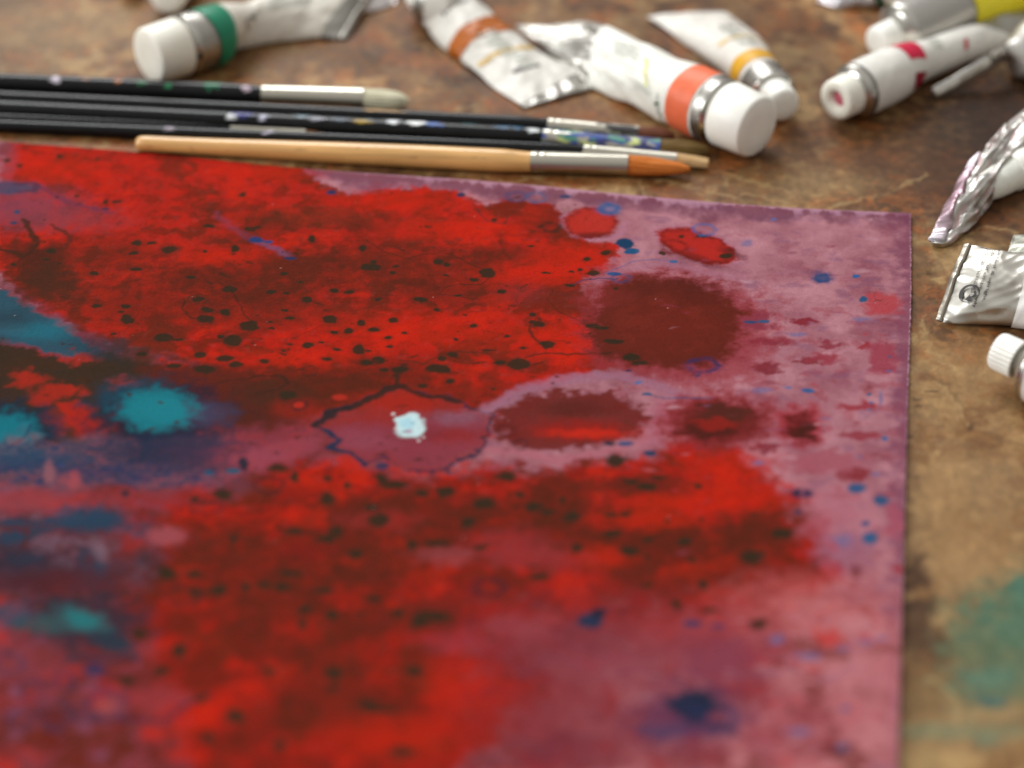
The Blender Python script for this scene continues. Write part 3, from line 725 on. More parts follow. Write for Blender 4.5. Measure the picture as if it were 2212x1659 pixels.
    for b in blue:
        p.ell(b[0], *b[1:5], b[5], 0.95, 0.2 if b[0] in 'ABC' else 0.34, 0.24, warp=4)
    for b in [('C', 1820, 862, 50, 14), ('C', 1415, 960, 50, 14), ('C', 1090, 380, 36, 22), ('F', 1700, 1000, 60, 40), ('H', 1290, 885, 34, 16), ('H', 830, 980, 80, 22), ('H', 1050, 940, 40, 16), ('H', 760, 1465, 80, 24), ('H', 630, 870, 50, 30), ('F', 1910, 575, 24, 10), ('F', 1590, 210, 30, 7), ('H', 1200, 900, 60, 20), ('C', 1190, 1320, 60, 18), ('F', 1160, 495, 34, 14), ('C', 1940, 1370, 14, 44)]:
        p.ell(*b, (108, 100, 140), 0.7, 0.6, 0.4, warp=6)
    p.line('C', [(430, 1338), (560, 1362), (700, 1366), (860, 1366)], (70, 74, 118), 2.6, 0.75, warp=3)
    p.line('C', [(180, 570), (260, 540), (360, 492), (480, 478), (620, 490)], (84, 92, 140), 2.4, 0.5, warp=3)
    p.ell('C', 203, 158, 70, 36, (52, 92, 140), 0.75, 0.25, 0.2, warp=4)
    p.ell('C', 215, 160, 30, 13, (140, 110, 140), 0.6, 0.5, 0.3)
    p.ell('C', 1568, 600, 52, 28, (34, 68, 120), 0.85, 0.25, 0.2, warp=4)
    for b in [('C', 203, 158, 74, 38, (44, 84, 146), .36), ('C', 815, 290, 84, 44, (72, 94, 150), .16), ('C', 810, 1160, 112, 48, (34, 44, 96), .26), ('C', 1568, 600, 58, 32, (34, 62, 118), .5), ('C', 285, 602, 60, 30, (54, 62, 108), .3),
              ('B', 1455, 262, 70, 32, (70, 66, 112), .3), ('B', 1590, 265, 66, 36, (72, 84, 136), .26), ('B', 1680, 458, 72, 36, (44, 36, 28), .3), ('B', 140, 1380, 62, 34, (66, 38, 28), .2), ('E', 1395, 380, 62, 38, (84, 30, 26), .3), ('E', 1480, 470, 48, 32, (64, 32, 38), .3),
              ('E', 1285, 1375, 110, 62, (66, 34, 40), .3), ('D', 1720, 820, 104, 66, (72, 36, 34), .22), ('D', 1320, 960, 130, 46, (72, 34, 36), .2), ('E', 70, 215, 54, 32, (66, 34, 36), .26), ('A', 1270, 1105, 75, 30, (76, 40, 28), .25), ('A', 1085, 785, 75, 40, (110, 38, 28), .25),
              ('B', 1560, 1060, 60, 36, (70, 38, 28), .25), ('F', 1440, 697, 70, 32, (56, 44, 72), .3), ('H', 200, 1380, 190, 110, (72, 56, 96), .22), ('G', 880, 250, 90, 50, (84, 36, 30), .3), ('C', 620, 400, 90, 50, (110, 32, 28), .2)]:
        p.ell(*b[:5], b[5], 0.85, 0.2, 0.14, ring=b[6], warp=3.5)
    for c in [(70, 215, 34, 18), (330, 165, 44, 20)]:
        p.ell('E', *c, (172, 44, 32), 0.9, 0.35, 0.3)
    p.ell('S', 1490, 1550, 110, 58, (84, 52, 84), 0.7, 0.6, 0.5, warp=26)
    p.ell('S', 1500, 1536, 58, 34, (34, 40, 66), 0.97, 0.4, 0.4, warp=16)
    p.ell('S', 1525, 1560, 60, 16, (44, 44, 80), 0.8, 0.6, 0.4, ang=30, warp=12)
    p.ell('S', 1430, 1590, 50, 14, (70, 58, 100), 0.6, 0.6, 0.4, warp=12)
    p.ell('S', 1545, 1560, 20, 12, (128, 60, 74), 0.7, 0.5, 0.4, warp=12)
    # tiny dry paper flecks
    for i in range(70):
        x = rs.uniform(0, 1940); y = rs.uniform(420, 1500)
        p.ell('S', x, y, rs.uniform(.7, 1.6), rs.uniform(.5, .9), (200, 170, 168), rs.uniform(.3, .8), 0.4, 0.2)
    # granulation
    gr = fbm(xm * 2.2, ym * 2.2, 3, 171)
    p.C *= (1 + 0.10 * gr + 0.06 * p.nf)[:, None]
    # torn rim fleck
    rim = (1 - sm(0.6, 3.2, dr + 1.5 * p.nf)) * sm(-0.35, 0.2, pn(xm * 1.2, ym * 1.2, 181))
    p.over((206, 170, 184), np.clip(rim, 0, 1) * 0.75)
    g_ = p.C.mean(1, keepdims=True)
    p.C[:] = (g_ + (p.C - g_) * 1.0) * 0.775
    np.clip(p.C, 0.002, 1, out=p.C)
    return p.C


# ------------------------------------------------------------------ table
def nonuni(fine0, fine1, nf_, lo, hi, nc=24):
    a = np.linspace(fine0, fine1, nf_)
    l = fine0 - (fine0 - lo) * (np.linspace(1, 0, nc, endpoint=False) ** 2)
    h = fine1 + (hi - fine1) * (np.linspace(0, 1, nc + 1)[1:] ** 2)
    return np.concatenate([l, a, h])


def build_table():
    xs = nonuni(-0.21, 0.21, 620, -0.95, 0.95)
    ys = nonuni(0.30, 0.80, 700, -0.35, 1.25)
    gx, gy = np.meshgrid(xs, ys, indexing='ij')
    x, y = gx.ravel(), gy.ravel()
    p = Painter(x, y)
    xm, ym, X, Y = p.xm, p.ym, p.X, p.Y
    t = fbm(xm * 0.05 + 0.8 * p.v1, ym * 0.035 + 0.8 * p.v2, 5, 201)
    t2 = fbm(xm * 0.12 + 0.7 * p.w1, ym * 0.07 + 0.5 * p.w2, 5, 207)
    c_mid, c_dark, c_tan, c_or = lin((130, 94, 58)), lin((80, 51, 29)), lin((164, 132, 88)), lin((146, 84, 40))
    C = np.repeat(c_mid[None], x.size, 0)

    def ov(c, m):
        nonlocal C
        C = C + (c - C) * m[:, None]
    ov(c_tan, sm(0.05, 0.5, t + 0.3 * t2) * 0.85)
    ov(c_dark, sm(0.0, 0.45, -t - 0.4 * t2) * 0.9)
    ov(c_or, sm(0.02, 0.35, t2 - 0.3 * t) * 0.8)
    ov(lin((104, 70, 52)), sm(0.05, 0.4, fbm(xm * 0.09, ym * 0.05, 4, 213)) * 0.5)
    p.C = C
    for sc_, k_, sd_, st in ((0.026, 0.30, 3, 1.0), (0.06, 0.18, 9, .7)):
        tn_, bd_ = vor(xm * sc_ + .35 * p.v1 + .10 * p.w1, ym * sc_ * .8 + .35 * p.v2 + .10 * p.w2, sd_)
        p.C *= (1 + k_ * (tn_ - .5) * 2 * sm(0, .10, bd_))[:, None]
        p.over((178, 144, 98), np.exp(-(bd_ / .018) ** 2) * sm(.45, .7, tn_) * .40 * st * sm(-.1, .2, t2))
        p.over((76, 48, 28), np.exp(-((bd_ - .03) / .03) ** 2) * sm(.5, .25, tn_) * .0 + np.exp(-((bd_ - .02) / .022) ** 2) * (1 - sm(.3, .5, tn_)) * .38 * st)
    # pale golden stretch on the lower right
    p.poly('S', [(1940, 800), (2100, 780), (2700, 780), (2700, 1900), (1900, 1900)], (154, 120, 78), 0.6, 60, 50, 60)
    p.over((112, 76, 40), sm(-0.05, 0.4, t2 + .3 * t) * 0.7 * sm(780, 900, Y))
    p.over((168, 132, 86), sm(0.1, 0.5, -t2 + .2 * p.nm) * 0.5 * sm(780, 900, Y))
    # browns by the tubes, with the pile's shadow painted in at upper right
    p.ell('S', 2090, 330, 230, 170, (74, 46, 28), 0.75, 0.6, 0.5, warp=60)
    p.ell('S', 2190, 250, 190, 110, (40, 24, 15), 0.85, 0.6, 0.5, warp=40)  # shadow under the tube pile, painted into the table colour
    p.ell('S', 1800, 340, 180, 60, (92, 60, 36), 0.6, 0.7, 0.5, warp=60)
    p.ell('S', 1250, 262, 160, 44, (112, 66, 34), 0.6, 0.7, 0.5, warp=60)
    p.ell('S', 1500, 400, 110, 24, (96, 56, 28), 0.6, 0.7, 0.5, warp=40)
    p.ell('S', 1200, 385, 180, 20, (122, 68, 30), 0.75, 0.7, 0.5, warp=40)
    p.ell('S', 120, 60, 180, 60, (150, 122, 84), 0.55, 0.7, 0.5, warp=60)
    p.ell('S', 620, 130, 150, 40, (132, 98, 62), 0.5, 0.7, 0.5, warp=60)
    p.ell('S', 1740, 400, 160, 30, (138, 110, 74), 0.6, 0.7, 0.5, warp=50)
    p.ell('S', 2080, 760, 120, 34, (142, 100, 58), 0.5, 0.7, 0.5, warp=50)
    p.ell('S', 1985, 600, 26, 60, (124, 92, 56), 0.5, 0.7, 0.5, warp=50)
    p.ell('S', 1830, 448, 60, 14, (92, 62, 38), 0.6, 0.5, 0.5, warp=20)
    # pale drip traces and dark creases
    LT = (176, 144, 98)
    for pts in [[(1160, 385), (1215, 408), (1290, 415)], [(1240, 452), (1300, 415), (1345, 388), (1358, 372)], [(1378, 385), (1400, 440), (1440, 470)], [(1380, 380), (1480, 400), (1530, 412), (1560, 400), (1575, 385)],
                [(1530, 410), (1620, 440), (1720, 446)], [(1600, 420), (1650, 425), (1700, 440)], [(1780, 450), (1900, 420), (2000, 380)], [(1420, 372), (1520, 360), (1600, 385), (1700, 415)],
                [(1290, 430), (1310, 395)], [(2040, 540), (2120, 490), (2200, 500)], [(1990, 690), (2010, 760), (2060, 800)], [(1100, 392), (1180, 378), (1260, 380)], [(250, 300), (200, 330)], [(1050, 380), (1090, 395)], [(1350, 440), (1365, 405)]]:
        p.line('S', pts, LT, 5, 0.5, soft=0.8, warp=16, gaps=0.5)
    DKc = (72, 46, 26)
    for pts, w in [([(110, 0), (200, 60), (280, 110), (330, 190), (380, 270), (470, 310), (587, 350)], 4), ([(380, 270), (300, 330), (240, 390), (215, 480), (200, 600), (180, 740)], 2.2), ([(180, 740), (260, 690), (330, 620)], 6), ([(560, 640), (540, 500)], 3),
                   ([(110, 650), (170, 680)], 3), ([(240, 390), (350, 320), (480, 320)], 2.5)]:
        p.line('T', pts, (96, 66, 40), w * 1.3, 0.42, soft=0.95, warp=14, gaps=.5)
    p.line('T', [(110, 10), (200, 68), (275, 120), (325, 200), (372, 280)], LT, 3, 0.5, warp=8)
    for c in [(290, 375, 52, 30), (400, 345, 60, 16), (480, 390, 46, 16), (560, 500, 40, 40), (180, 70, 50, 20), (440, 200, 60, 16)]:
        p.ell('T', *c, (108, 70, 40), 0.65, 0.6, 0.5, warp=14)
    for c in [(148, 478, 9, 7), (375, 275, 16, 8), (210, 130, 24, 7), (150, 160, 12, 8), (150, 190, 16, 5), (125, 95, 10, 6), (120, 310, 12, 5)]:
        p.ell('T', *c, (62, 38, 24), 0.8, 0.4, 0.6, warp=12)
    p.ell('T', 400, 480, 180, 90, (146, 114, 78), 0.6, 0.7, 0.5, warp=30)
    p.ell('T', 260, 520, 90, 130, (160, 122, 78), 0.5, 0.7, 0.5, warp=20)
    p.ell('T', 330, 800, 200, 120, (156, 120, 78), 0.75, 0.6, 0.5, warp=30)
    for c in [(140, 850, 44, 70), (160, 900, 50, 60), (150, 1080, 80, 110), (250, 1180, 80, 70), (180, 990, 60, 40)]:
        p.ell('T', *c, (78, 48, 24), 0.9, 0.5, 0.5, warp=20)
    p.ell('T', 170, 950, 50, 20, (144, 104, 60), 0.7, 0.6, 0.4, warp=20)
    p.ell('T', 180, 1380, 120, 90, (122, 94, 56), 0.7, 0.7, 0.4, warp=20)
    p.line('T', [(200, 760), (160, 830), (190, 920), (220, 1000)], DKc, 4, 0.5, warp=10)
    G1 = (70, 106, 84)
    p.poly('T', [(900, 780), (587, 860), (500, 930), (380, 960), (260, 1040), (290, 1180), (310, 1370), (430, 1420), (560, 1400), (1300, 1400), (1300, 780)], (92, 102, 72), 0.8, 70, 70, 50)
    p.ell('T', 540, 1080, 170, 150, G1, 0.8, 0.9, 0.6, warp=80)
    p.ell('T', 590, 930, 60, 70, (62, 104, 86), 0.8, 0.7, 0.5, warp=30)
    p.ell('T', 400, 1190, 120, 60, (88, 98, 68), 0.6, 0.6, 0.5, warp=40)
    p.ell('T', 450, 1300, 130, 60, (78, 112, 92), 0.75, 0.6, 0.5, warp=40)
    p.ell('T', 450, 1385, 70, 16, (54, 96, 92), 0.85, 0.5, 0.4, warp=14)
    p.ell('T', 430, 1440, 140, 26, (152, 128, 88), 0.8, 0.5, 0.4, warp=20)
    p.ell('T', 300, 1510, 360, 34, (120, 124, 92), 0.7, 0.6, 0.4, warp=20)
    p.ell('T', 450, 1550, 60, 24, (96, 116, 94), 0.7, 0.6, 0.4, warp=20)
    p.ell('T', 200, 1630, 200, 60, (170, 138, 90), 0.8, 0.6, 0.4, warp=20)
    p.line('T', [(200, 1290), (290, 1350), (310, 1400), (315, 1480)], (160, 142, 98), 5, 0.6, warp=8)
    # wear and tiny pits
    p.C *= 0.87 * (1 + 0.14 * p.nm + 0.08 * p.nf)[:, None]
    np.clip(p.C, 0.002, 1, out=p.C)
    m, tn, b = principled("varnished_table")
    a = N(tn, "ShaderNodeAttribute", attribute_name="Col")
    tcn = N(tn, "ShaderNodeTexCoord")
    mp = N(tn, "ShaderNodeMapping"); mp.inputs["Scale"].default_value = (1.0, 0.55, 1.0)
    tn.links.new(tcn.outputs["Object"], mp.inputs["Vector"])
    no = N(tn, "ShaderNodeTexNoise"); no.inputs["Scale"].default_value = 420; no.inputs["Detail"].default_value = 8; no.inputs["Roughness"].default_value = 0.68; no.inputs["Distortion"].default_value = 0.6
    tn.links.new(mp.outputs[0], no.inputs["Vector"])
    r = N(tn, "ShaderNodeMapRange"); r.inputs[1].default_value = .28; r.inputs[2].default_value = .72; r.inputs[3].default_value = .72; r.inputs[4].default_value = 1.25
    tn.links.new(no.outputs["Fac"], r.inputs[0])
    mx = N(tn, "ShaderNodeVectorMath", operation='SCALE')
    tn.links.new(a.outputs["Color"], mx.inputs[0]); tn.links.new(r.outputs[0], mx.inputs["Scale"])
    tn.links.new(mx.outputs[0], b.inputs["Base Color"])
    r3 = N(tn, "ShaderNodeMapRange"); r3.inputs[1].default_value = .3; r3.inputs[2].default_value = .7; r3.inputs[3].default_value = .42; r3.inputs[4].default_value = .62
    tn.links.new(no.outputs["Fac"], r3.inputs[0]); tn.links.new(r3.outputs[0], b.inputs["Roughness"])
    b.inputs["Specular IOR Level"].default_value = 0.16
    bu, _ = add_bump(tn, b, 60, 0.5, 0.0012, 6)
    add_bump(tn, b, 900, 0.3, 0.00015, 5, chain=bu)
    Z = 0.00018 * fbm(xm * 0.05, ym * 0.05, 3, 221)
    Z = np.clip(Z, -0.0002, 0.0)
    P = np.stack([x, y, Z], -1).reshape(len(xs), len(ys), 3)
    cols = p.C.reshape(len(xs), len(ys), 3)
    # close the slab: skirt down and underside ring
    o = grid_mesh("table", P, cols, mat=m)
    tag(o, kind="structure")
    rim = []
    edge = simple("table_edge_wood", (96, 66, 42), 0.5, bump=(60, .4, .001), vary=0.2, vscale=40)
    for (x0, x1, y0, y1) in [(-0.95, 0.95, -0.352, -0.35), (-0.95, 0.95, 1.25, 1.252), (-0.952, -0.95, -0.352, 1.252), (0.95, 0.952, -0.352, 1.252)]:
        rim.append((x0, x1, y0, y1))
    vs, fs = [], []
    for (x0, x1, y0, y1) in rim:
        k = len(vs)
        vs += [(x0, y0, -.035), (x1, y0, -.035), (x1, y1, -.035), (x0, y1, -.035), (x0, y0, .0), (x1, y0, .0), (x1, y1, .0), (x0, y1, .0)]
        fs += [(k, k + 3, k + 2, k + 1), (k + 4, k + 5, k + 6, k + 7), (k, k + 1, k + 5, k + 4), (k + 1, k + 2, k + 6, k + 5), (k + 2, k + 3, k + 7, k + 6), (k + 3, k, k + 4, k + 7)]
    me = bpy.data.meshes.new("table_edge"); me.from_pydata(vs, [], fs); me.materials.append(edge)
    e_ = bpy.data.objects.new("table_edge", me); COL.objects.link(e_); tag(e_, kind="structure")


# ------------------------------------------------------------------ painting sheet
def build_painting():
    # sheet coordinates: u runs along the upper edge (left to right), v runs down the right edge towards the camera
    te = np.array(TOP_EDGE, float); re = np.array([(b, a) for a, b in RIGHT_EDGE], float)
    tx, ty = at_np(te[:, 0], te[:, 1]); rx, ry = at_np(re[:, 0], re[:, 1])
    ut = np.concatenate([[0], np.cumsum(np.hypot(np.diff(tx), np.diff(ty)))])
    vt = np.concatenate([[0], np.cumsum(np.hypot(np.diff(rx), np.diff(ry)))])
    n_u, n_v = 1080, 820
    # columns: distance left from the corner
    Lu = ut[-1]; Lv = vt[-1]
    uu = np.concatenate([np.linspace(0, 0.30, n_u), np.linspace(0.30, Lu, 60)[1:]])
    s_ = np.linspace(0, 1, n_v)
    vis = 0.245
    vv = vis * (s_ * 1.18 - 0.18 * s_ ** 2)
    vv = np.concatenate([vv, np.linspace(vis, Lv, 40)[1:]])

    def smooth_interp(q, t_, f_):
        # Catmull-Rom style cubic through the points
        m_ = np.gradient(f_, t_)
        i = np.clip(np.searchsorted(t_, q) - 1, 0, len(t_) - 2)
        h = t_[i + 1] - t_[i]; s = (q - t_[i]) / h
        return (2 * s**3 - 3 * s**2 + 1) * f_[i] + (s**3 - 2 * s**2 + s) * h * m_[i] + (-2 * s**3 + 3 * s**2) * f_[i + 1] + (s**3 - s**2) * h * m_[i + 1]
    ax = smooth_interp(Lu - uu, ut, tx); ay = smooth_interp(Lu - uu, ut, ty)
    bx = smooth_interp(vv, vt, rx); by = smooth_interp(vv, vt, ry)
    cx_, cy_ = tx[-1], ty[-1]
    GX = ax[:, None] + (bx - cx_)[None, :]
    GY = ay[:, None] + (by - cy_)[None, :]
    # torn deckle: tiny wobble of the outer rows
    wob = 0.00022 * fbm(uu * 900, uu * 0, 3, 301); wob2 = 0.00022 * fbm(vv * 900, vv * 0, 3, 305)
    fall_v = np.exp(-vv / 0.0012)[None, :]; fall_u = np.exp(-uu / 0.0012)[:, None]
    GY = GY + wob[:, None] * fall_v
    GX = GX + wob2[None, :] * fall_u
    x, y = GX.ravel(), GY.ravel()
    p = Painter(x, y)
    C = paint_sheet(p)
    U, V = np.meshgrid(uu, vv, indexing='ij')
    cockle = 0.00035 * fbm(x * 28, y * 28, 3, 311).reshape(U.shape)
    lift = 0.0017 * np.exp(-((U) / 0.02)) * sm(0.06, 0.2, V)
    relief = (0.00002 * p.nf).reshape(U.shape)
    Z = 0.0010 + cockle * sm(0, 0.03, U) * sm(0, 0.03, V) + lift + relief
    Z = np.maximum(Z, 0.00075)
    # the picture was unprojected for z=0: shift a hair so the raised sheet still lines up with itself
    top = np.stack([GX, GY, Z], -1)
    cols = C.reshape(U.shape + (3,))
    m, tn, b = principled("watercolour_paper")
    a = N(tn, "ShaderNodeAttribute", attribute_name="Col")
    tcn = N(tn, "ShaderNodeTexCoord")
    no = N(tn, "ShaderNodeTexNoise"); no.inputs["Scale"].default_value = 1900; no.inputs["Detail"].default_value = 5; no.inputs["Roughness"].default_value = 0.7
    tn.links.new(tcn.outputs["Object"], no.inputs["Vector"])
    r = N(tn, "ShaderNodeMapRange"); r.inputs[1].default_value = .3; r.inputs[2].default_value = .7; r.inputs[3].default_value = .91; r.inputs[4].default_value = 1.09
    tn.links.new(no.outputs["Fac"], r.inputs[0])
    mx = N(tn, "ShaderNodeVectorMath", operation='SCALE')
    tn.links.new(a.outputs["Color"], mx.inputs[0]); tn.links.new(r.outputs[0], mx.inputs["Scale"])
    tn.links.new(mx.outputs[0], b.inputs["Base Color"])
    b.inputs["Roughness"].default_value = 0.85
    b.inputs["Specular IOR Level"].default_value = 0.02
    bu, _ = add_bump(tn, b, 700, 0.6, 0.00022, 4)
    add_bump(tn, b, 2600, 0.25, 0.00006, 3, chain=bu)
    # thickness skirt: extra rows at both visible edges dropping to the table
    def ring(z, inset):
        q = top.copy()
        return q
    rows = np.concatenate([top[:1], top], 0)
    rows[0, :, 2] = 0.0003; rows[0, :, 0] -= 0.00005
    cr = np.concatenate([cols[:1], cols], 0); cr[0] = lin((196, 168, 172))
    full = np.concatenate([rows[:, :1], rows], 1)
    full[:, 0, 2] = 0.0003
    cf = np.concatenate([cr[:, :1], cr], 1); cf[:, 0] = lin((190, 158, 166))
    # same at the far hidden edges
    full = np.concatenate([full, full[-1:]], 0); full[-1, :, 2] = 0.0003
    cf = np.concatenate([cf, cf[-1:]], 0)
    full = np.concatenate([full, full[:, -1:]], 1); full[:, -1, 2] = 0.0003
    cf = np.concatenate([cf, cf[:, -1:]], 1)
    o = grid_mesh("painting", full, cf, mat=m)
    # underside
    tag(o, "abstract watercolour on paper, scarlet with dark spots, mauve edges and blue stains", "painting")
    return o


build_table()
build_painting()
#MORE
# ------------------------------------------------------------------ materials for the things
SILV = (166, 162, 155)
FOIL = attr_mat("crumpled_foil", 0.45, 0.5, bump=(120, 0.10, 0.0006, 3), rough_metal=0.40)
LABELM = attr_mat("printed_label", 0.45, 0.28, bump=(500, 0.25, 0.0003, 4), rough_metal=0.35)
CAPM = simple("white_plastic", (247, 245, 236), 0.42, sss=0.15, bump=(900, 0.08, 0.0001, 3), vary=0.05, vscale=180)
CAPY = simple("cream_plastic", (244, 240, 226), 0.45, sss=0.15, bump=(900, 0.08, 0.0001, 3), vary=0.06, vscale=160)
METAL = simple("bare_aluminium", (192, 188, 180), 0.22, metal=1.0, bump=(260, 0.12, 0.0003, 4))
INK = simple("black_print", (52, 50, 48), 0.6)
INKG = simple("grey_print", (176, 180, 168), 0.6)
LACQ = attr_mat("black_lacquer", 0.25, 0.22, bump=(700, 0.15, 0.0002, 4), rough_metal=0.35, coat=0.0)
FERR = attr_mat("nickel_ferrule", 0.5, 0.5, bump=(500, 0.12, 0.0002, 4), rough_metal=0.28)
WOOD = attr_mat("varnished_birch", 0.35, 0.5, bump=(300, 0.1, 0.0002, 4), coat=0.3)
HAIR = attr_mat("brush_hair", 0.65, 0.3, bump=(1500, 0.4, 0.0003, 3))

WHITE = (232, 230, 222)


def flat(name, rgb, rough=0.45):
    return simple(name, rgb, rough, bump=(500, 0.15, 0.0002, 4), vary=0.08, vscale=200)


def mono(t_, f_, q):
    t_ = np.asarray(t_, float); f_ = np.asarray(f_, float)
    if len(t_) == 2:
        return np.interp(q, t_, f_) if f_.ndim == 1 else np.stack([np.interp(q, t_, f_[:, k]) for k in range(f_.shape[1])], -1)
    if f_.ndim > 1:
        return np.stack([mono(t_, f_[:, k], q) for k in range(f_.shape[1])], -1)
    m_ = np.gradient(f_, t_)
    d = np.diff(f_) / np.diff(t_)
    for i in range(len(d)):
        if abs(d[i]) < 1e-12:
            m_[i] = m_[i + 1] = 0
        else:
            a, b = m_[i] / d[i], m_[i + 1] / d[i]
            if a < 0: m_[i] = 0
            if b < 0: m_[i + 1] = 0
            s = a * a + b * b
            if s > 9:
                k = 3 / math.sqrt(s); m_[i] = k * a * d[i]; m_[i + 1] = k * b * d[i]
    i = np.clip(np.searchsorted(t_, q, side='right') - 1, 0, len(t_) - 2)
    h = t_[i + 1] - t_[i]; s = (q - t_[i]) / h
    return (2 * s**3 - 3 * s**2 + 1) * f_[i] + (s**3 - 2 * s**2 + s) * h * m_[i] + (-2 * s**3 + 3 * s**2) * f_[i + 1] + (s**3 - s**2) * h * m_[i + 1]


class Tube:
    """A soft metal tube: stations run from the tail (u=0) to the shoulder (u=1).
    station = ('f', (pxL,pyL,zL), (pxR,pyR,zR), t)  flat, L = side nearer the camera / left of the run
            | ('r', (px,py), R)                      round, resting on the table (optional 4th item: height of the axis)"""

    def __init__(self, root, stations, crumple=0.0008, seed=1, foil=SILV, roundz=None):
        self.root = root; self.seed = seed; self.crumple = crumple
        cs, ws, ts, rd = [], [], [], []
        raw = []
        for s in stations:
            if s[0] == 'f':
                L = at(*s[1]); R = at(*s[2])
                raw.append([(L + R) / 2, (R - L) / 2, s[3], 0.0])
            else:
                z = s[3] if len(s) > 3 else s[2]
                raw.append([at(s[1][0], s[1][1], z), None, s[2], 1.0])
        for i, r in enumerate(raw):
            if r[1] is None:
                a = raw[max(i - 1, 0)][0]; b = raw[min(i + 1, len(raw) - 1)][0]
                d = (b - a); d.z = 0; d.normalize()
                # same handedness as the flat stations
                w = Vector((-d.y, d.x, 0)) * r[2]
                r[1] = w
        # consistent side direction
        for i in range(len(raw) - 2, -1, -1):
            if raw[i][1].dot(raw[i + 1][1]) < 0:
                raw[i][1] = -raw[i][1]
        c = np.array([list(r[0]) for r in raw]); w = np.array([list(r[1]) for r in raw])
        t = np.array([r[2] for r in raw]); k = np.array([r[3] for r in raw])
        seg = np.linalg.norm(np.diff(c, axis=0), axis=1)
        self.s = np.concatenate([[0], np.cumsum(seg)]); self.L = self.s[-1]
        self.c, self.w, self.t, self.k = c, w, t, k
        self.end_c = Vector(c[-1]); self.end_R = t[-1]
        self.axis = Vector(c[-1] - c[-2]).normalized()
        if roundz: pass

    def surf(self, u, a, off=0.0):
        """u (n) 0..1, a (m) angle 0..2pi -> (n,m,3); a=pi/2 is the upper side, a=0 the R side"""
        q = u * self.L
        c = mono(self.s, self.c, q); w = mono(self.s, self.w, q); t = mono(self.s, self.t, q)
        dc = np.gradient(mono(self.s, self.c, np.clip(q, 1e-6, self.L)), axis=0) if len(q) > 2 else np.tile(self.axis, (len(q), 1))
        dc[:, 2] *= 1.0
        dc /= np.linalg.norm(dc, axis=1)[:, None] + 1e-12
        wn = w / (np.linalg.norm(w, axis=1)[:, None] + 1e-12)
        nrm = np.cross(dc, wn)
        nrm /= np.linalg.norm(nrm, axis=1)[:, None] + 1e-12
        nrm[nrm[:, 2] < 0] *= -1
        W = np.linalg.norm(w, axis=1)
        ca, sa = np.cos(a), np.sin(a)
        flatn = np.clip(1 - t / np.maximum(W, 1e-6), 0, 1)
        # lens shaped section when flattened
        ex = 1.0 + 0.5 * flatn
        sy = np.sign(sa)[None, :] * np.abs(sa)[None, :] ** ex[:, None]
        P = c[:, None, :] + w[:, None, :] * ca[None, :, None] * (1 + off / np.maximum(W, 1e-5))[:, None, None] + nrm[:, None, :] * (sy * (t[:, None]) + off * np.sign(sa)[None, :] * np.minimum(np.abs(sa) * 3, 1))[:, :, None]
        # crumple
        x = q[:, None] * 1000 + 0 * a[None, :]; y = (W[:, None] * 1000) * (a[None, :])
        yy = W[:, None] * 1000 * ca[None, :] * 1.3 + 40 * (sa[None, :] > 0)
        sd = self.seed
        n1 = fbm(x * 0.075 + 0.04 * yy, yy * 0.09, 2, sd)
        n2 = 1 - 2.6 * np.abs(fbm(x * 0.075 + 0.06 * yy, yy * 0.06 + 3, 2, sd + 7, 0.35))
        n3 = 1 - 2.6 * np.abs(fbm(x * 0.17 - 0.13 * yy, yy * 0.13 + 3, 1, sd + 9))
        amp = self.crumple * (0.18 + np.minimum(flatn * 1.7, 1.0)) * sm(0.0, 0.06, 1 - u) * (0.35 + 0.65 * sm(0, 0.02, u))
        disp = (1.2 * n1 + 0.5 * n2 + 0.22 * n3 - 0.40) * amp[:, None]
        disp = disp * (np.abs(sa)[None, :] ** 0.5 * 0.8 + 0.2)
        P = P + nrm[:, None, :] * (disp * np.sign(sa)[None, :])[:, :, None] + wn[:, None, :] * (disp * 0.7 * ca[None, :])[:, :, None]
        P[:, :, 2] = np.maximum(P[:, :, 2], 0.0004 - 0 * off)
        return P

    def body(self, name="tube_body", foil=SILV, stain=None):
        nu, na = 200, 128
        u = np.linspace(0, 1, nu); a = np.linspace(0, 2 * np.pi, na, endpoint=False)
        P = self.surf(u, a)
        cols = np.ones((nu, na, 4)); cols[..., :3] = lin(foil)
        if stain is not None:
            xx = u[:, None] * self.L * 1000; yy = a[None, :] * 8
            m_ = sm(0.1, 0.35, fbm(xx * 0.3 + 0 * yy, yy * 0.3 + 0 * xx, 3, self.seed + 50))
            cols[..., :3] += (lin(stain) - cols[..., :3]) * (m_ * 0.6)[..., None]
            cols[..., 3] = 1 - 0.8 * m_
        self.ob = grid_mesh(name, P, cols, closed=True, mat=FOIL, capends=True, parent=self.root)
        return self.ob

    def wrap(self, name, u0, u1, a0=0.0, a1=2 * math.pi, off=0.0002, rgb=WHITE, mat=None, skew=0.0, dirt=0.05, print_=None):
        """sheet lying on the body; skew shifts u with angle"""
        nu = max(12, int(220 * abs(u1 - u0))); na = max(8, int(128 * (a1 - a0) / 6.283))
        closed = (a1 - a0) > 6.2
        a = np.linspace(a0, a1, na, endpoint=not closed)
        uu = np.linspace(0, 1, nu)
        if skew:
            big = np.linspace(max(0, min(u0, u1) - abs(skew)), min(1, max(u0, u1) + abs(skew)), nu * 2)
            S = self.surf(big, a, off)
            P = np.zeros((nu, na, 3))
            for j in range(na):
                q = u0 + (u1 - u0) * uu + skew * math.cos(a[j]) * ((1 - uu) if skew else 1)
                for k in range(3):
                    P[:, j, k] = np.interp(q, big, S[:, j, k])
        else:
            P = self.surf(u0 + (u1 - u0) * uu, a, off)
        cols = np.ones((nu, na, 4)); cols[..., :3] = lin(rgb); cols[..., 3] = 0
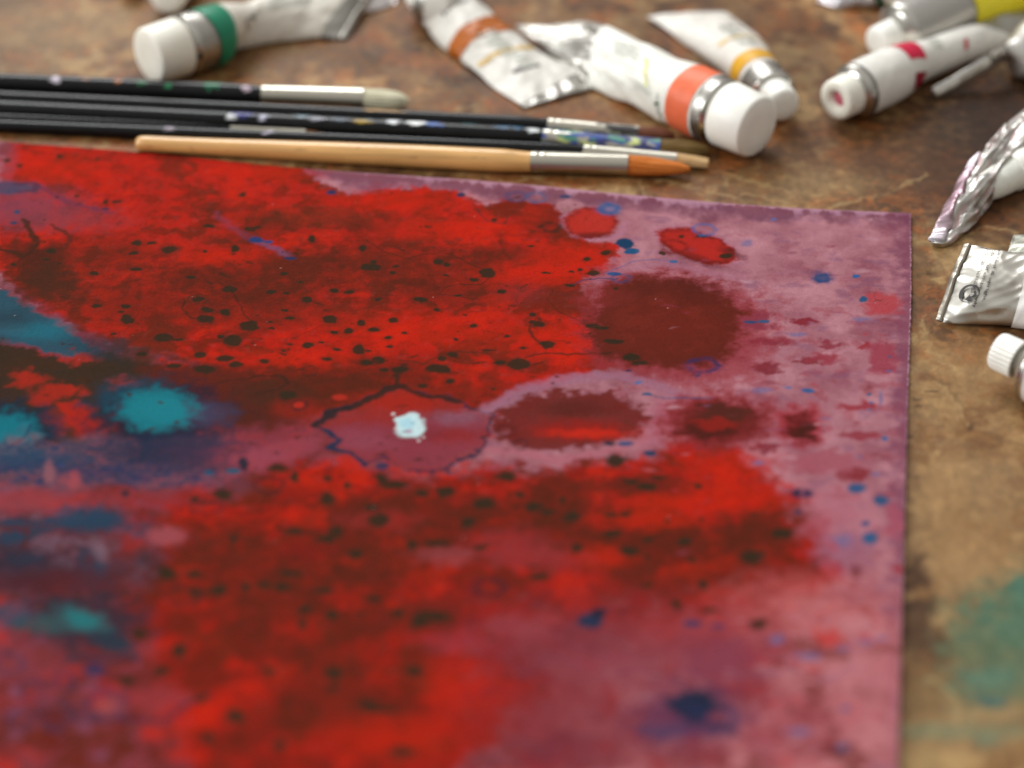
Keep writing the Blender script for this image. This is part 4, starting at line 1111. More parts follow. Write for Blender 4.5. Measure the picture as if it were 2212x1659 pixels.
        xx = uu[:, None] * (u1 - u0) * self.L * 1000; yy = a[None, :] * 8
        n_ = fbm(xx * 0.4 + 0 * yy, yy * 0.4 + 0 * xx, 4, self.seed + 60)
        cols[..., :3] *= (1 + dirt * 2 * n_)[..., None]
        if print_:
            for (pu0, pu1, pa0, pa1, prgb, kind) in print_:
                iu = (uu >= pu0) & (uu <= pu1); ia = (a >= pa0) & (a <= pa1)
                cols[np.ix_(iu, ia)] = np.array(list(lin(prgb)) + [0])
        return grid_mesh(name, P, cols, closed=closed, mat=mat or LABELM, parent=self.root)

    def place_mesh(self, name, verts, faces, u, a, rot=0.0, mat=INK, off=0.00045):
        """lay flat artwork (metres) on the skin at (u, a); artwork x runs along the tube towards the cap"""
        us = np.clip(np.array([u - 0.005, u, u + 0.005]), 0, 1)
        aa = np.array([a - 0.02, a, a + 0.02])
        S = self.surf(np.linspace(0, 1, 401), aa, 0)
        iu = int(u * 400)
        du = np.linalg.norm(S[min(iu + 8, 400), 1] - S[max(iu - 8, 0), 1]) / ((min(iu + 8, 400) - max(iu - 8, 0)) / 400)
        da = np.linalg.norm(S[iu, 2] - S[iu, 0]) / 0.04
        v = np.array(verts, float)
        cr, sr = math.cos(rot), math.sin(rot)
        X = v[:, 0] * cr - v[:, 1] * sr; Y = v[:, 0] * sr + v[:, 1] * cr
        U = np.clip(u + X / du, 0.001, 0.999); A = a - Y / da
        gu = np.linspace(max(0, U.min() - .02), min(1, U.max() + .02), 60); ga = np.linspace(A.min() - .02, A.max() + .02, 40)
        S = self.surf(gu, ga, off)
        fu = (U - gu[0]) / (gu[1] - gu[0]); fa = (A - ga[0]) / (ga[1] - ga[0])
        i = np.clip(fu.astype(int), 0, 58); j = np.clip(fa.astype(int), 0, 38)
        tu = (fu - i)[:, None]; ta = (fa - j)[:, None]
        Pn = S[i, j] * (1 - tu) * (1 - ta) + S[i + 1, j] * tu * (1 - ta) + S[i, j + 1] * (1 - tu) * ta + S[i + 1, j + 1] * tu * ta
        me = bpy.data.meshes.new(name)
        me.from_pydata([tuple(q) for q in Pn], [], [tuple(f) for f in faces])
        me.materials.append(mat)
        o = bpy.data.objects.new(name, me); COL.objects.link(o); o.parent = self.root
        return o

    def text(self, lines, size, u, a, rot=0.0, mat=INK, name="lettering", spacing=1.15):
        cu = bpy.data.curves.new("lettering", 'FONT')
        cu.body = "\n".join(lines); cu.size = size; cu.align_x = 'LEFT'; cu.align_y = 'CENTER'; cu.space_line = spacing
        cu.offset = size * 0.012
        cu.resolution_u = 4
        o = bpy.data.objects.new("lettering", cu); COL.objects.link(o)
        dg = bpy.context.evaluated_depsgraph_get()
        me = bpy.data.meshes.new_from_object(o.evaluated_get(dg))
        vs = [(v.co.x, v.co.y) for v in me.vertices]; fs = [tuple(p.vertices) for p in me.polygons]
        bpy.data.objects.remove(o); bpy.data.meshes.remove(me)
        return self.place_mesh(name, vs, fs, u, a, rot, mat)

    def smallprint(self, u, a, w, h, n, rot=0.0, mat=INKG, seed=1, name="small_print", fill=0.55):
        """rows of print too small to read: rows of word-long dashes"""
        r = random.Random(seed); vs, fs = [], []
        for i in range(n):
            y = h / 2 - h * (i + .5) / n; x = -w / 2; end = w / 2 * r.uniform(.55, 1)
            while x < end:
                l = r.uniform(.0006, .0022); x2 = min(x + l, end); th = h / n * fill / 2
                k = len(vs); m_ = max(1, int((x2 - x) / 0.0005)); th = th * .8
                for q in range(m_ + 1):
                    xx = x + (x2 - x) * q / m_
                    vs += [(xx, y - th), (xx, y + th)]
                for q in range(m_):
                    fs.append((k + 2 * q, k + 2 * q + 2, k + 2 * q + 3, k + 2 * q + 1))
                x = x2 + r.uniform(.0003, .0006)
        return self.place_mesh(name, vs, fs, u, a, rot, mat)

    def neck(self, cap_R, cap_L, cap_mat=CAPM, ridges=0, shoulder=0.0035, gap=0.0, seat=0.0016, cap_tilt=(0, 0), recess=None, taper=0.93, paint=None, neck_len=0.002):
        """shoulder cone, threaded neck and screw cap past the u=1 end"""
        ax = self.axis.copy(); base = self.end_c - ax * 0.0002; R = self.end_R
        prof = [(0, R * 1.0), (0.0004, R * 1.015), (0.0009, R * 1.0), (shoulder * .55, R * .82), (shoulder, max(cap_R * .62, R * .5)), (shoulder + neck_len, max(cap_R * .6, R * .48)), (shoulder + neck_len + .0002, .0002)]
        lathe("shoulder", base, ax, prof, METAL, self.root)
        b2 = base + ax * (shoulder - seat + gap)
        drop = cap_R - b2.z
        ax2 = (ax + Vector((0, 0, cap_tilt[1]))).normalized()
        n = 96
        pr = [(0.0, cap_R * .8), (0.0001, cap_R * .985), (0.0004, cap_R), (cap_L * .5, cap_R * (1 + taper) / 2), (cap_L - .0009, cap_R * taper), (cap_L - .00035, cap_R * (taper - .03)), (cap_L, cap_R * (taper - .09))]
        if recess:
            pr += [(cap_L + .00005, cap_R * .5), (cap_L - .0006, cap_R * .44), (cap_L - .0022, cap_R * .40), (cap_L - .0022, .0001)]
        else:
            pr += [(cap_L + .0001, cap_R * .4), (cap_L + .0001, .0001)]
        o = lathe("cap", b2, ax2, pr, cap_mat, self.root, ridges=ridges, n=192 if ridges else 72)
        if recess:
            lathe("paint_residue", b2 + ax2 * (cap_L - .0021), ax2, [(0, cap_R * .38), (.0003, cap_R * .3), (.0005, .0001)], recess, o)
        self.cap = o
        return o

    def crimp(self, width=0.004, thick=0.0009, u0=0.0, ridged=True, name="folded_end", foil=SILV, tint=None):
        """tail folded over on itself: a strip on the upper side along the tail line"""
        du = width / self.L
        nu, na = 14, 200
        u = np.linspace(u0, u0 + du, nu)
        S = self.surf(np.linspace(u0, u0 + du, 30), np.array([0.06, np.pi - 0.06]))
        top = []
        k = np.linspace(0, 1, na)
        out_ = []
        R_ = S[:, 0]; L_ = S[:, 1]
        prof = np.linspace(0, 2 * np.pi, 18, endpoint=False)
        P = np.zeros((na, 18, 3))
        Su = self.surf(u, np.linspace(0.05, np.pi - 0.05, na))
        m0 = Su[0]; m1 = Su[-1]
        nrm = np.cross(m1[na // 2] - m0[na // 2], m1[-1] - m1[0]); nrm /= np.linalg.norm(nrm)
        if nrm[2] < 0: nrm = -nrm
        for j, t_ in enumerate(prof):
            fx = 0.5 + 0.5 * math.copysign(abs(math.cos(t_)) ** .35, math.cos(t_))
            fz = math.copysign(abs(math.sin(t_)) ** .6, math.sin(t_))
            rip = 0.00008 * np.sin(k * 2 * np.pi * 34) if ridged and fz > 0 else 0
            P[:, j] = m0 * (1 - fx) + m1 * fx + nrm[None, :] * (thick * (fz * .5 + .55) + rip * np.ones(na) + 0.00025 * fbm(k * 6, k * 0, 2, self.seed))[:, None]
        P[:, :, 2] = np.maximum(P[:, :, 2], 0.0004)
        cols = np.ones((na, 18, 4)); cols[..., :3] = lin(foil)
        if tint is not None:
            m_ = (np.exp(-((k - .52) / .3) ** 2) * 0.6)[:, None, None]
            cols[..., :3] += (lin(tint) - cols[..., :3]) * m_
        return grid_mesh(name, P, cols, closed=True, mat=FOIL, capends=True, parent=self.root)


def lathe(name, base, axis, prof, mat, parent=None, n=72, ridges=0, cols=None, squash=None, up=Vector((0, 0, 1)), capends=False, streak=0.0, bend=None):
    axis = axis.normalized(); side = axis.cross(up).normalized(); nz = side.cross(axis).normalized()
    a = np.linspace(0, 2 * np.pi, n, endpoint=False)
    P = np.zeros((len(prof), n, 3))
    for i, pr in enumerate(prof):
        s, r = pr[0], pr[1]
        rr = r * np.ones(n)
        if ridges and 0.0003 < s < prof[-1][0] - .0002 and r > 0.001:
            rr = r * (1 - 0.06 * (0.5 + 0.5 * np.sign(np.sin(a * ridges)) * np.abs(np.sin(a * ridges)) ** .4))
        if streak:
            rr = rr * (1 + streak * fbm(a * 7, a * 0 + s * 90, 2, 3))
        q = squash[i] if squash else (1.0, 1.0)
        c = base + axis * s
        P[i] = np.array(c)[None, :] + np.outer(rr * np.cos(a) * q[0], np.array(side)) + np.outer(rr * np.sin(a) * q[1], np.array(nz))
        if len(pr) > 2: P[i, :, 2] += pr[2]
    P[:, :, 2] = np.maximum(P[:, :, 2], 0.0003)
    return grid_mesh(name, P, cols, closed=True, mat=mat, parent=parent, capends=capends)


def empty(name, loc):
    o = bpy.data.objects.new(name, None); COL.objects.link(o); o.empty_display_size = .01
    return o


def thing(name, label, cat, group=None):
    o = empty(name, (0, 0, 0)); tag(o, label, cat, group); return o


GRP = "paint tubes scattered along the far and right side of the painting"
GRPB = "paintbrushes laid side by side behind the painting"

# ---- tube with green band
r = thing("paint_tube", "large white paint tube with green band and white cap, beside the black brushes", "paint tube", GRP)
T = Tube(r, [('f', (742, 84, .0004), (850, -70, .003), .0006), ('f', (716, 80, .001), (800, -56, .005), .0040), ('f', (628, 84, .001), (690, -34, .007), .0070),
             ('f', (505, 104, .002), (552, 0, .008), .0083), ('r', (446, 82), .0094), ('r', (404, 95), .0096)], 0.0006, 3)
T.body()
T.wrap("label", 0.12, 0.90, rgb=(222, 216, 204), off=.0002, skew=0.05)
T.wrap("color_band", 0.83, 0.94, off=.0004, mat=flat("green_band", (0, 126, 92), .35), rgb=(0, 126, 92))
T.crimp(.0035, .0009)
T.neck(.0092, .0120, shoulder=.0042, cap_mat=CAPY, taper=.95)
T.smallprint(0.40, 1.45, .018, .0085, 8, 0.0, seed=2)
T.place_mesh("round_emblem", [(math.cos(t) * q, math.sin(t) * q) for t in np.linspace(0, 5.6, 24) for q in (.0018, .0024)], [(2 * i, 2 * i + 2, 2 * i + 3, 2 * i + 1) for i in range(23)], .68, 1.15)
T.text(["IOI"], .0026, .675, 1.35, -1.57)

# ---- white capped tube at the upper edge with crimson
r = thing("paint_tube", "white capped crimson banded tube poking in above the green banded tube", "paint tube", GRP)
T = Tube(r, [('f', (680, -290, .0004), (560, -310, .0004), .0006), ('f', (620, -230, .001), (500, -245, .001), .004), ('r', (402, -78), .0066), ('r', (376, -32), .0068)], .0006, 5)
T.body(); T.wrap("label", .1, .98); T.wrap("color_band", .75, .96, off=.0004, rgb=(132, 24, 44)); T.neck(.0062, .0085)
r = thing("paint_tube", "white cap foot at the top edge, leftmost of all the tubes", "paint tube", GRP)
T = Tube(r, [('f', (120, -290, .0004), (180, -330, .0004), .0006), ('f', (150, -240, .001), (230, -270, .001), .003), ('r', (256, -98), .0046), ('r', (274, -58), .0047)], .0006, 6)
T.body(); T.wrap("label", .1, .98); T.neck(.0042, .0088)

# ---- tail end behind the green tube
r = thing("paint_tube", "pale crumpled paint tube tail lying behind the end of the green banded tube", "paint tube", GRP)
T = Tube(r, [('f', (852, 10, .0004), (870, -34, .0004), .0006), ('f', (800, 22, .001), (815, -40, .001), .003), ('f', (760, 30, .001), (770, -44, .002), .005), ('r', (705, -26), .0062), ('r', (640, -50), .0062)], .0008, 8)
T.body(foil=(200, 192, 190)); T.wrap("label", .3, .98, rgb=(214, 206, 198)); T.neck(.0055, .008)

# ---- amber banded flattened tube
r = thing("paint_tube", "flattened white paint tube with amber band, cap at the top edge, torn foil end", "paint tube", GRP)
T = Tube(r, [('f', (1135, 233, .0005), (1296, 186, .0008), .0007), ('f', (1090, 203, .0008), (1243, 152, .002), .0016), ('f', (1040, 163, .001), (1177, 118, .003), .0028),
             ('f', (984, 118, .0015), (1096, 62, .005), .0048), ('f', (946, 88, .002), (1050, 22, .006), .0062), ('f', (926, 52, .003), (1000, -8, .007), .0072), ('r', (946, 16), .0076), ('r', (938, 9), .0077)], .0008, 12)
T.body()
T.wrap("label", 0.07, 0.99, rgb=(212, 207, 198), off=.0002, skew=-0.05)
T.wrap("color_band", 0.525, 0.64, off=.0004, rgb=(166, 86, 4))
T.wrap("thin_stripe", 0.375, 0.402, a0=.5, a1=2.6, off=.0004, rgb=(206, 170, 96))
T.wrap("batch_bar", 0.22, 0.245, a0=1.15, a1=1.9, off=.0004, rgb=(74, 66, 62))
T.smallprint(.46, 1.6, .007, .014, 5, 1.57, seed=4); T.smallprint(.83, 1.6, .003, .012, 2, 0.0, mat=INKG, seed=5); T.smallprint(.31, 1.6, .005, .013, 5, 1.57, seed=6)
T.smallprint(.78, 1.57, .0022, .012, 7, 0.0, mat=INK, seed=14, fill=.7)
T.neck(.0062, .008, gap=.0006)

# ---- gold banded tube, under the coral one's cap
r = thing("paint_tube", "small white tube with golden yellow band, cap behind the coral banded tube's cap", "paint tube", GRP)
T = Tube(r, [('f', (1397, 36, .0006), (1556, 24, .0012), .0006), ('f', (1425, 52, .001), (1582, 38, .002), .002), ('f', (1468, 84, .001), (1620, 66, .003), .0038),
             ('f', (1515, 116, .0015), (1652, 96, .004), .0055), ('r', (1626, 152), .0069), ('r', (1668, 200), .0070)], .0006, 17)
T.body()
T.wrap("label", 0.04, 0.90, rgb=(214, 208, 199), skew=.02)
T.wrap("color_band", 0.78, 0.87, off=.0004, rgb=(206, 154, 40))
T.wrap("thin_stripe", 0.56, 0.59, a0=.4, a1=2.4, off=.0004, rgb=(212, 178, 96))
T.smallprint(.68, 1.5, .006, .011, 4, 1.57, seed=7); T.smallprint(.35, 1.3, .003, .008, 4, 0.0, mat=INK, seed=8); T.smallprint(.46, 1.5, .005, .011, 4, 1.57, seed=18)
T.neck(.0056, .0072)

# ---- coral banded big tube
r = thing("paint_tube", "big twisted white paint tube with coral orange band and wide white cap", "paint tube", GRP)
T = Tube(r, [('f', (1238, 150, .001), (1112, 54, .004), .0006), ('f', (1258, 176, .001), (1190, 54, .006), .002), ('f', (1300, 198, .001), (1270, 46, .009), .0045),
             ('f', (1362, 222, .002), (1348, 74, .011), .0065), ('f', (1420, 256, .003), (1434, 116, .012), .0085), ('r', (1496, 214), .0100), ('r', (1556, 240), .0100)], .0009, 23)
T.body()
T.wrap("label", 0.27, 0.965, rgb=(234, 232, 222), skew=.10)
T.wrap("color_band", 0.85, 0.955, off=.0004, rgb=(232, 112, 74))
T.crimp(.003, .0008)
T.text(["XY"], .0060, .745, 2.6, -1.4, mat=simple("green_print", (60, 96, 70), .6))
T.smallprint(.52, 1.3, .016, .008, 7, 0.1, seed=9); T.smallprint(.63, 2.2, .012, .003, 3, 0.0, seed=10)
T.wrap("yellow_smear", .635, .66, a0=1.3, a1=2.1, off=.0005, rgb=(222, 220, 140))
T.neck(.0098, .0122, shoulder=.004, taper=.95)

# ---- crimson banded small tube
r = thing("paint_tube", "white paint tube with crimson band, its cap hollow and stained pink", "paint tube", GRP)
T = Tube(r, [('f', (2285, 62, .0006), (2250, -20, .004), .0006), ('f', (2210, 92, .001), (2190, 20, .006), .0028), ('f', (2120, 122, .001), (2110, 48, .008), .0048),
             ('f', (2020, 164, .002), (2000, 86, .010), .0068), ('r', (1915, 166), .0082), ('r', (1845, 198), .0083)], .0008, 31)
T.body()
T.wrap("label", .34, .985, rgb=(226, 222, 214), skew=-.12)
T.wrap("color_band", .735, .815, a0=.9, a1=2.35, off=.0004, rgb=(196, 20, 62))
T.wrap("color_band", .735, .815, a0=-.25, a1=.35, off=.0004, rgb=(150, 20, 46))
T.wrap("thin_stripe", .50, .52, a0=1.2, a1=1.75, off=.0004, rgb=(196, 40, 50))
T.text(["Hue", "Vio"], .0034, .86, 2.2, -1.5, mat=INK); T.smallprint(.66, 2.0, .006, .006, 4, 0, seed=12)
T.neck(.0064, .0068, recess=simple("pink_paint", (190, 90, 110), .5), cap_mat=CAPY, taper=.97)

# ---- yellow labelled tube
r = thing("paint_tube", "bare metal paint tube with bright yellow label at the upper right edge", "paint tube", GRP)
T = Tube(r, [('f', (2520, -130, .0006), (2450, -190, .001), .0006), ('f', (2400, -90, .001), (2360, -150, .003), .004), ('r', (2240, -52), .0092), ('r', (2100, 4), .0096), ('r', (1974, 58), .0094), ('r', (1944, 70), .0093)], .0006, 37)
T.body(foil=(178, 174, 168))
T.wrap("label", .10, .83, rgb=(236, 220, 50), off=.0003)
T.text(["Lemon"], .006, .60, 1.4, -1.5, mat=simple("olive_print", (120, 112, 20), .6)); T.smallprint(.50, 1.7, .006, .010, 5, 1.57, seed=15, mat=INK)
T.neck(.0052, .0082, shoulder=.0042)
yl = T.wrap("yellow_smear", .975, .992, a0=2.2, a1=3.3, off=.0006, rgb=(190, 184, 30))

# ---- tube across the upper edge
r = thing("paint_tube", "crumpled grey white tube at the top edge, left of the yellow labelled tube", "paint tube", GRP)
T = Tube(r, [('f', (1768, 4, .0006), (1772, -60, .002), .0008), ('f', (1810, 14, .001), (1812, -62, .004), .004), ('f', (1880, 14, .001), (1884, -62, .005), .006), ('r', (1960, -26), .0078), ('r', (2060, -34), .0080)], .0012, 41)
T.body(foil=(190, 184, 186)); T.wrap("label", .52, .98, rgb=(222, 220, 208)); T.wrap("color_band", .43, .5, off=.0003, rgb=(30, 70, 52)); T.neck(.006, .008)

# ---- silver tube at the right edge, narrow folded tail
r = thing("paint_tube", "grey paint tube at the right edge whose narrow ridged tail points left and glints", "paint tube", GRP)
T = Tube(r, [('f', (2022, 212, .0010), (2012, 190, .0040), .0008), ('f', (2084, 184, .0020), (2070, 158, .0060), .0009), ('f', (2130, 160, .0040), (2116, 130, .0090), .0010), ('f', (2176, 132, .006), (2162, 102, .0120), .0012),
             ('f', (2194, 150, .005), (2184, 84, .0120), .004), ('f', (2225, 168, .003), (2205, 52, .012), .0075), ('r', (2290, 70), .0100), ('r', (2400, 20), .0100)], .0003, 43)
T.body(foil=(200, 196, 190)); T.wrap("label", .58, .98, rgb=(206, 200, 190)); T.neck(.009, .012)
vs, fs = [], []
for i in range(9):
    x = -.004 + i * .001; k = len(vs)
    vs += [(x, -.0016), (x + .0003, -.0016), (x + .0005, .0016), (x + .0002, .0016)]; fs.append((k, k + 1, k + 2, k + 3))
T.place_mesh("pressed_ridges", vs, fs, .19, 1.6, 0, mat=simple("pale_ridge", (170, 150, 132), .3, metal=.7), off=.0003)

# ---- crumpled foil tube, folded tail
r = thing("paint_tube", "crumpled bare foil tube with a broad ridged fold, right of the painting's corner", "paint tube", GRP)
T = Tube(r, [('f', (2008, 524, .0012), (2098, 352, .0040), .0008), ('f', (2034, 530, .0010), (2118, 340, .0050), .0022), ('f', (2090, 498, .0010), (2134, 312, .0080), .0034), ('f', (2132, 452, .0015), (2158, 282, .010), .0046),
             ('f', (2172, 392, .002), (2190, 254, .012), .0060), ('f', (2225, 342, .003), (2232, 222, .013), .0070), ('r', (2330, 240), .0090), ('r', (2420, 200), .0090)], .0026, 47)
T.body(foil=(186, 182, 176), stain=(196, 150, 152))
T.crimp(.0042, .0012, tint=(178, 120, 136), foil=(196, 190, 196))  # tint paints a pinkish reflection onto the fold
T.wrap("label", .62, .98, rgb=(228, 226, 212), skew=.1); T.neck(.009, .012)

# ---- white tube whose cap shows at the right edge
r = thing("paint_tube", "small white tube and rounded cap at the right edge, under the crumpled foil tube", "paint tube", GRP)
T = Tube(r, [('r', (2118, 410), .0034), ('r', (2136, 402), .0040), ('r', (2165, 386), .0046), ('r', (2186, 374), .0048)], .0001, 51)
T.body(foil=(232, 232, 222)); T.wrap("label", .05, .99, rgb=(236, 236, 226)); T.neck(.0056, .009, shoulder=.001, neck_len=.001, seat=.0012)

# ---- recycling-mark tube
r = thing("paint_tube", "silver paint tube with black recycling mark and disposal print, white label at the right edge", "paint tube", GRP)
T = Tube(r, [('f', (2026, 694, .0006), (2087, 531, .0125), .0006), ('f', (2042, 698, .0006), (2104, 530, .0135), .0012), ('f', (2078, 700, .0008), (2140, 537, .0140), .0028), ('f', (2130, 700, .001), (2180, 545, .0140), .0040),
             ('f', (2200, 706, .001), (2240, 548, .0140), .0056), ('f', (2290, 716, .001), (2310, 570, .014), .0070), ('r', (2400, 650), .0078), ('r', (2440, 655), .0078)], .0010, 59)
T.body(foil=(190, 185, 176))
T.wrap("label", .395, .98, rgb=(236, 234, 230), off=.0003, dirt=.03)
T.crimp(.0016, .0010, ridged=False, foil=(170, 162, 150))
L1 = ["Keep cool & upright.", "Dispose of empty only", "after Inert lamination."]
T.text(L1, .00100, .165, .38, -1.50, mat=INK, spacing=1.7)
arc = []
fcs = []


def ringpart(t0, t1, r0, r1, w0=None):
    vs, fs = [], []
    n = 30
    for i in range(n + 1):
        t = t0 + (t1 - t0) * i / n
        ri = r0 if w0 is None else w0[0] + (w0[1] - w0[0]) * i / n
        vs += [(ri * math.cos(t), ri * math.sin(t)), (r1 * math.cos(t), r1 * math.sin(t))]
    fs = [(2 * i, 2 * i + 2, 2 * i + 3, 2 * i + 1) for i in range(n)]
    return vs, fs


mv, mf = [], []


def addp(vf, ox=0, oy=0, sc=1):
    k = len(mv)
    mv.extend([(x * sc + ox, y * sc + oy) for x, y in vf[0]]); mf.extend([tuple(q + k for q in f) for f in vf[1]])


RR = .0026
addp(ringpart(0, 2 * math.pi, RR * .93, RR))                                  # thin outer ring
addp(ringpart(math.pi * .55, math.pi * 1.62, RR * .60, RR, (RR * .86, RR * .60)))            # heavy outer arrow
addp(ringpart(-math.pi * .15, math.pi * .75, .0, .0012, (.00075, .00045)), .0004, .0006, 1.0)       # inner arrow shaft
addp(([(.0001, .0002), (.0021, .0004), (.0011, -.0013)], [(0, 1, 2)]), .0004, 0)           # inner arrow head
addp(([(-.0023, .0009), (-.0009, .0013), (-.0019, .0021)], [(0, 1, 2)]))
T.place_mesh("recycling_mark", mv, mf, .13, 1.88, -1.2, mat=INK, off=.0006)

# ---- tube tail behind it
r = thing("paint_tube", "grey foil tail of a tube at the right edge just behind the recycling marked tube", "paint tube", GRP)
T = Tube(r, [('f', (2176, 550, .0010), (2190, 507, .0012), .0007), ('f', (2230, 556, .0010), (2240, 508, .0012), .0020), ('f', (2290, 562, .001), (2300, 500, .002), .0040), ('r', (2380, 520), .006), ('r', (2420, 516), .006)], .0005, 61)
T.body(foil=(176, 176, 164), stain=(160, 158, 140)); T.wrap("label", .5, .97); T.neck(.0055, .008)

# ---- ridged cap tube, right edge
r = thing("paint_tube", "tube at the right edge with a small ridged white cap smeared with crimson paint", "paint tube", GRP)
T = Tube(r, [('f', (2490, 940, .0006), (2520, 840, .0006), .0006), ('f', (2400, 900, .001), (2430, 800, .001), .004), ('r', (2262, 806), .0085), ('r', (2238, 795), .0086)], .0005, 67)
T.body(foil=(226, 222, 220)); T.wrap("label", .05, .99, rgb=(238, 236, 234))
T.neck(.0049, .0064, ridges=24, shoulder=.0036, neck_len=.0030, gap=.0030, cap_mat=CAPM, taper=.98)
bc = T.end_c + T.axis * .0060
for (dx, dy, dz, s) in [(.0, -.0012, .0022, .0010), (-.0005, -.0020, .0015, .0006), (.0008, .0010, .0026, .0006)]:
    lathe("paint_residue", bc + Vector((dx, dy, dz)), T.axis, [(-s * 1.2, .0001), (-s, s * .7), (0, s), (s, s * .6), (s * 1.1, .0001)], simple("crimson_paint", (196, 20, 60), .35), T.root, n=20)


# ------------------------------------------------------------------ brushes
def brush(label, p0, p1, p2, p3, r_end, r_h, r_f, hair_len_r, kind, handle_rgb, hair_rgb, flatt=1.0, z=None, specks=None, fer_specks=None, wood=False, tip='round', belly=1.1):
    """p0 handle end, p1 ferrule start, p2 ferrule end, p3 tip (photo px)"""
    root = thing("paintbrush", label, "paintbrush", GRPB)
    zz = (r_h if z is None else z)
    A = at(p0[0], p0[1], r_end * 1.0 + (zz - r_h)); B = at(p1[0], p1[1], zz); Cc = at(p2[0], p2[1], zz); D = at(p3[0], p3[1], zz * .8)
    ax = (B - A).normalized(); L = (B - A).length
    s = np.concatenate([[0, .0004, .0012], np.linspace(.003, L - .012, 150), np.linspace(L - .011, L, 12)])
    t = s / L
    r_ = r_end + (r_h - r_end) * sm(0, .8, t)
    r_ = r_ * (1 - 0.12 * sm(L - .010, L, s)); r_[0] = r_end * .25; r_[1] = r_end * .7; r_[2] = r_end * .92
    n = 48
    a = np.linspace(0, 2 * np.pi, n, endpoint=False)
    cols = np.zeros((len(s), n, 4)); cols[..., :3] = lin(handle_rgb); cols[..., 3] = 0
    xx = (s * 1000)[:, None] + 0 * a[None, :]; yy = a[None, :] * 3 + 0 * xx
    if wood:
        g = fbm(xx * 0.03, np.cos(yy / 3) * 6 + xx * .02, 4, 9)
        cols[..., :3] *= (1 + .4 * g)[..., None]
        cols[..., :3] += (lin((120, 84, 50)) - cols[..., :3]) * (sm(.5, .62, fbm(xx * .18, yy * .5, 3, 19)) * .4)[..., None]
    else:
        cols[..., :3] *= (1 + .5 * fbm(xx * .2, yy * .4, 3, 9))[..., None]
    rs = random.Random(hash(label) % 999 if False else len(label))
    for (t0, a0, ls, asz, rgb) in (specks or []):
        d = np.hypot((t[:, None] - t0) * L * 1000 / ls, (np.angle(np.exp(1j * (a[None, :] - a0)))) / asz) + 0.9 * fbm(xx * .9, yy * .9, 2, int(t0 * 50))
        m_ = (d < 1).astype(float)[..., None]
        cols[..., :3] = cols[..., :3] * (1 - m_) + lin(rgb) * m_
    lathe("handle", A, ax, list(zip(s, r_)), WOOD if wood else LACQ, root, n=n, cols=cols)
    # ferrule
    ax2 = (Cc - B).normalized(); L2 = (Cc - B).length
    k = np.linspace(0, 1, 60)
    rr = (r_h * .93) * (1 - k) + r_f * k
    rr = rr * (1 + .03 * (np.exp(-((k - .06) / .012) ** 2) + np.exp(-((k - .13) / .012) ** 2)) - .03 * np.exp(-((k - .095) / .015) ** 2))
    sq = [(1 + (flatt - 1) * q, 1 - (1 - 1 / flatt) * q * .8) for q in sm(.15, 1, k)]
    colf = np.ones((60, n, 4)); colf[..., :3] = lin((182, 177, 164))
    xx = (k * L2 * 1000)[:, None] + 0 * a[None, :]; yy = a[None, :] * 3 + 0 * xx
    for (t0, t1, thr, rgb, sd) in (fer_specks or []):
        m_ = (sm(thr, thr + .08, fbm(xx * .16, yy * .35, 2, sd)) * sm(t0 - .05, t0, k)[:, None] * (1 - sm(t1, t1 + .05, k))[:, None])
        colf[..., :3] += (lin(rgb) - colf[..., :3]) * m_[..., None]; colf[..., 3] *= (1 - m_)
    fo = lathe("ferrule", B - ax2 * .0004, ax2, [(q * (L2 + .0004), w_) for q, w_ in zip(k, rr)], FERR, root, n=n, cols=colf, squash=sq)
    # hair
    ax3 = (D - Cc).normalized(); L3 = (D - Cc).length
    k = np.linspace(0, 1, 46)
    if tip == 'point':
        rr = r_f * .9 * (1 + (belly - 1) * np.sin(np.minimum(k * 2.2, 1.57))) * np.sqrt(np.clip(1 - k ** 2.6, 0.0005, 1)) * (1 - .12 * k)
    elif tip == 'flat':
        rr = r_f * .92 * (1 - .12 * k) * np.where(k > .97, np.clip((1 - k) / .03, .02, 1) ** .5, 1)
    else:
        rr = r_f * .92 * (1 + (belly - 1) * np.sin(k * 3.14)) * np.sqrt(np.clip(1 - k ** 4.5, 0.0008, 1))
    th = [(flatt * 1.0, (1 - (1 - 1 / flatt) * .8) * (1 - (.1 if tip == 'round' else .3) * q)) for q in k]
    nh = 140; ah = np.linspace(0, 2 * np.pi, nh, endpoint=False)
    colh = np.zeros((46, nh, 4)); colh[..., 3] = 0
    stk = fbm(ah[None, :] * 14 + k[:, None] * 1.2, k[:, None] * 1.5 + 0 * ah[None, :], 3, 77)
    colh[..., :3] = lin(hair_rgb) * (1 + .75 * stk)[..., None]
    lathe("bristles", Cc - ax3 * .0006, ax3, [(q * (L3 + .0006), w_) for q, w_ in zip(k, rr)], HAIR, root, n=nh, cols=np.clip(colh, .003, 1), squash=th, streak=.16)
    return root, A, ax, L


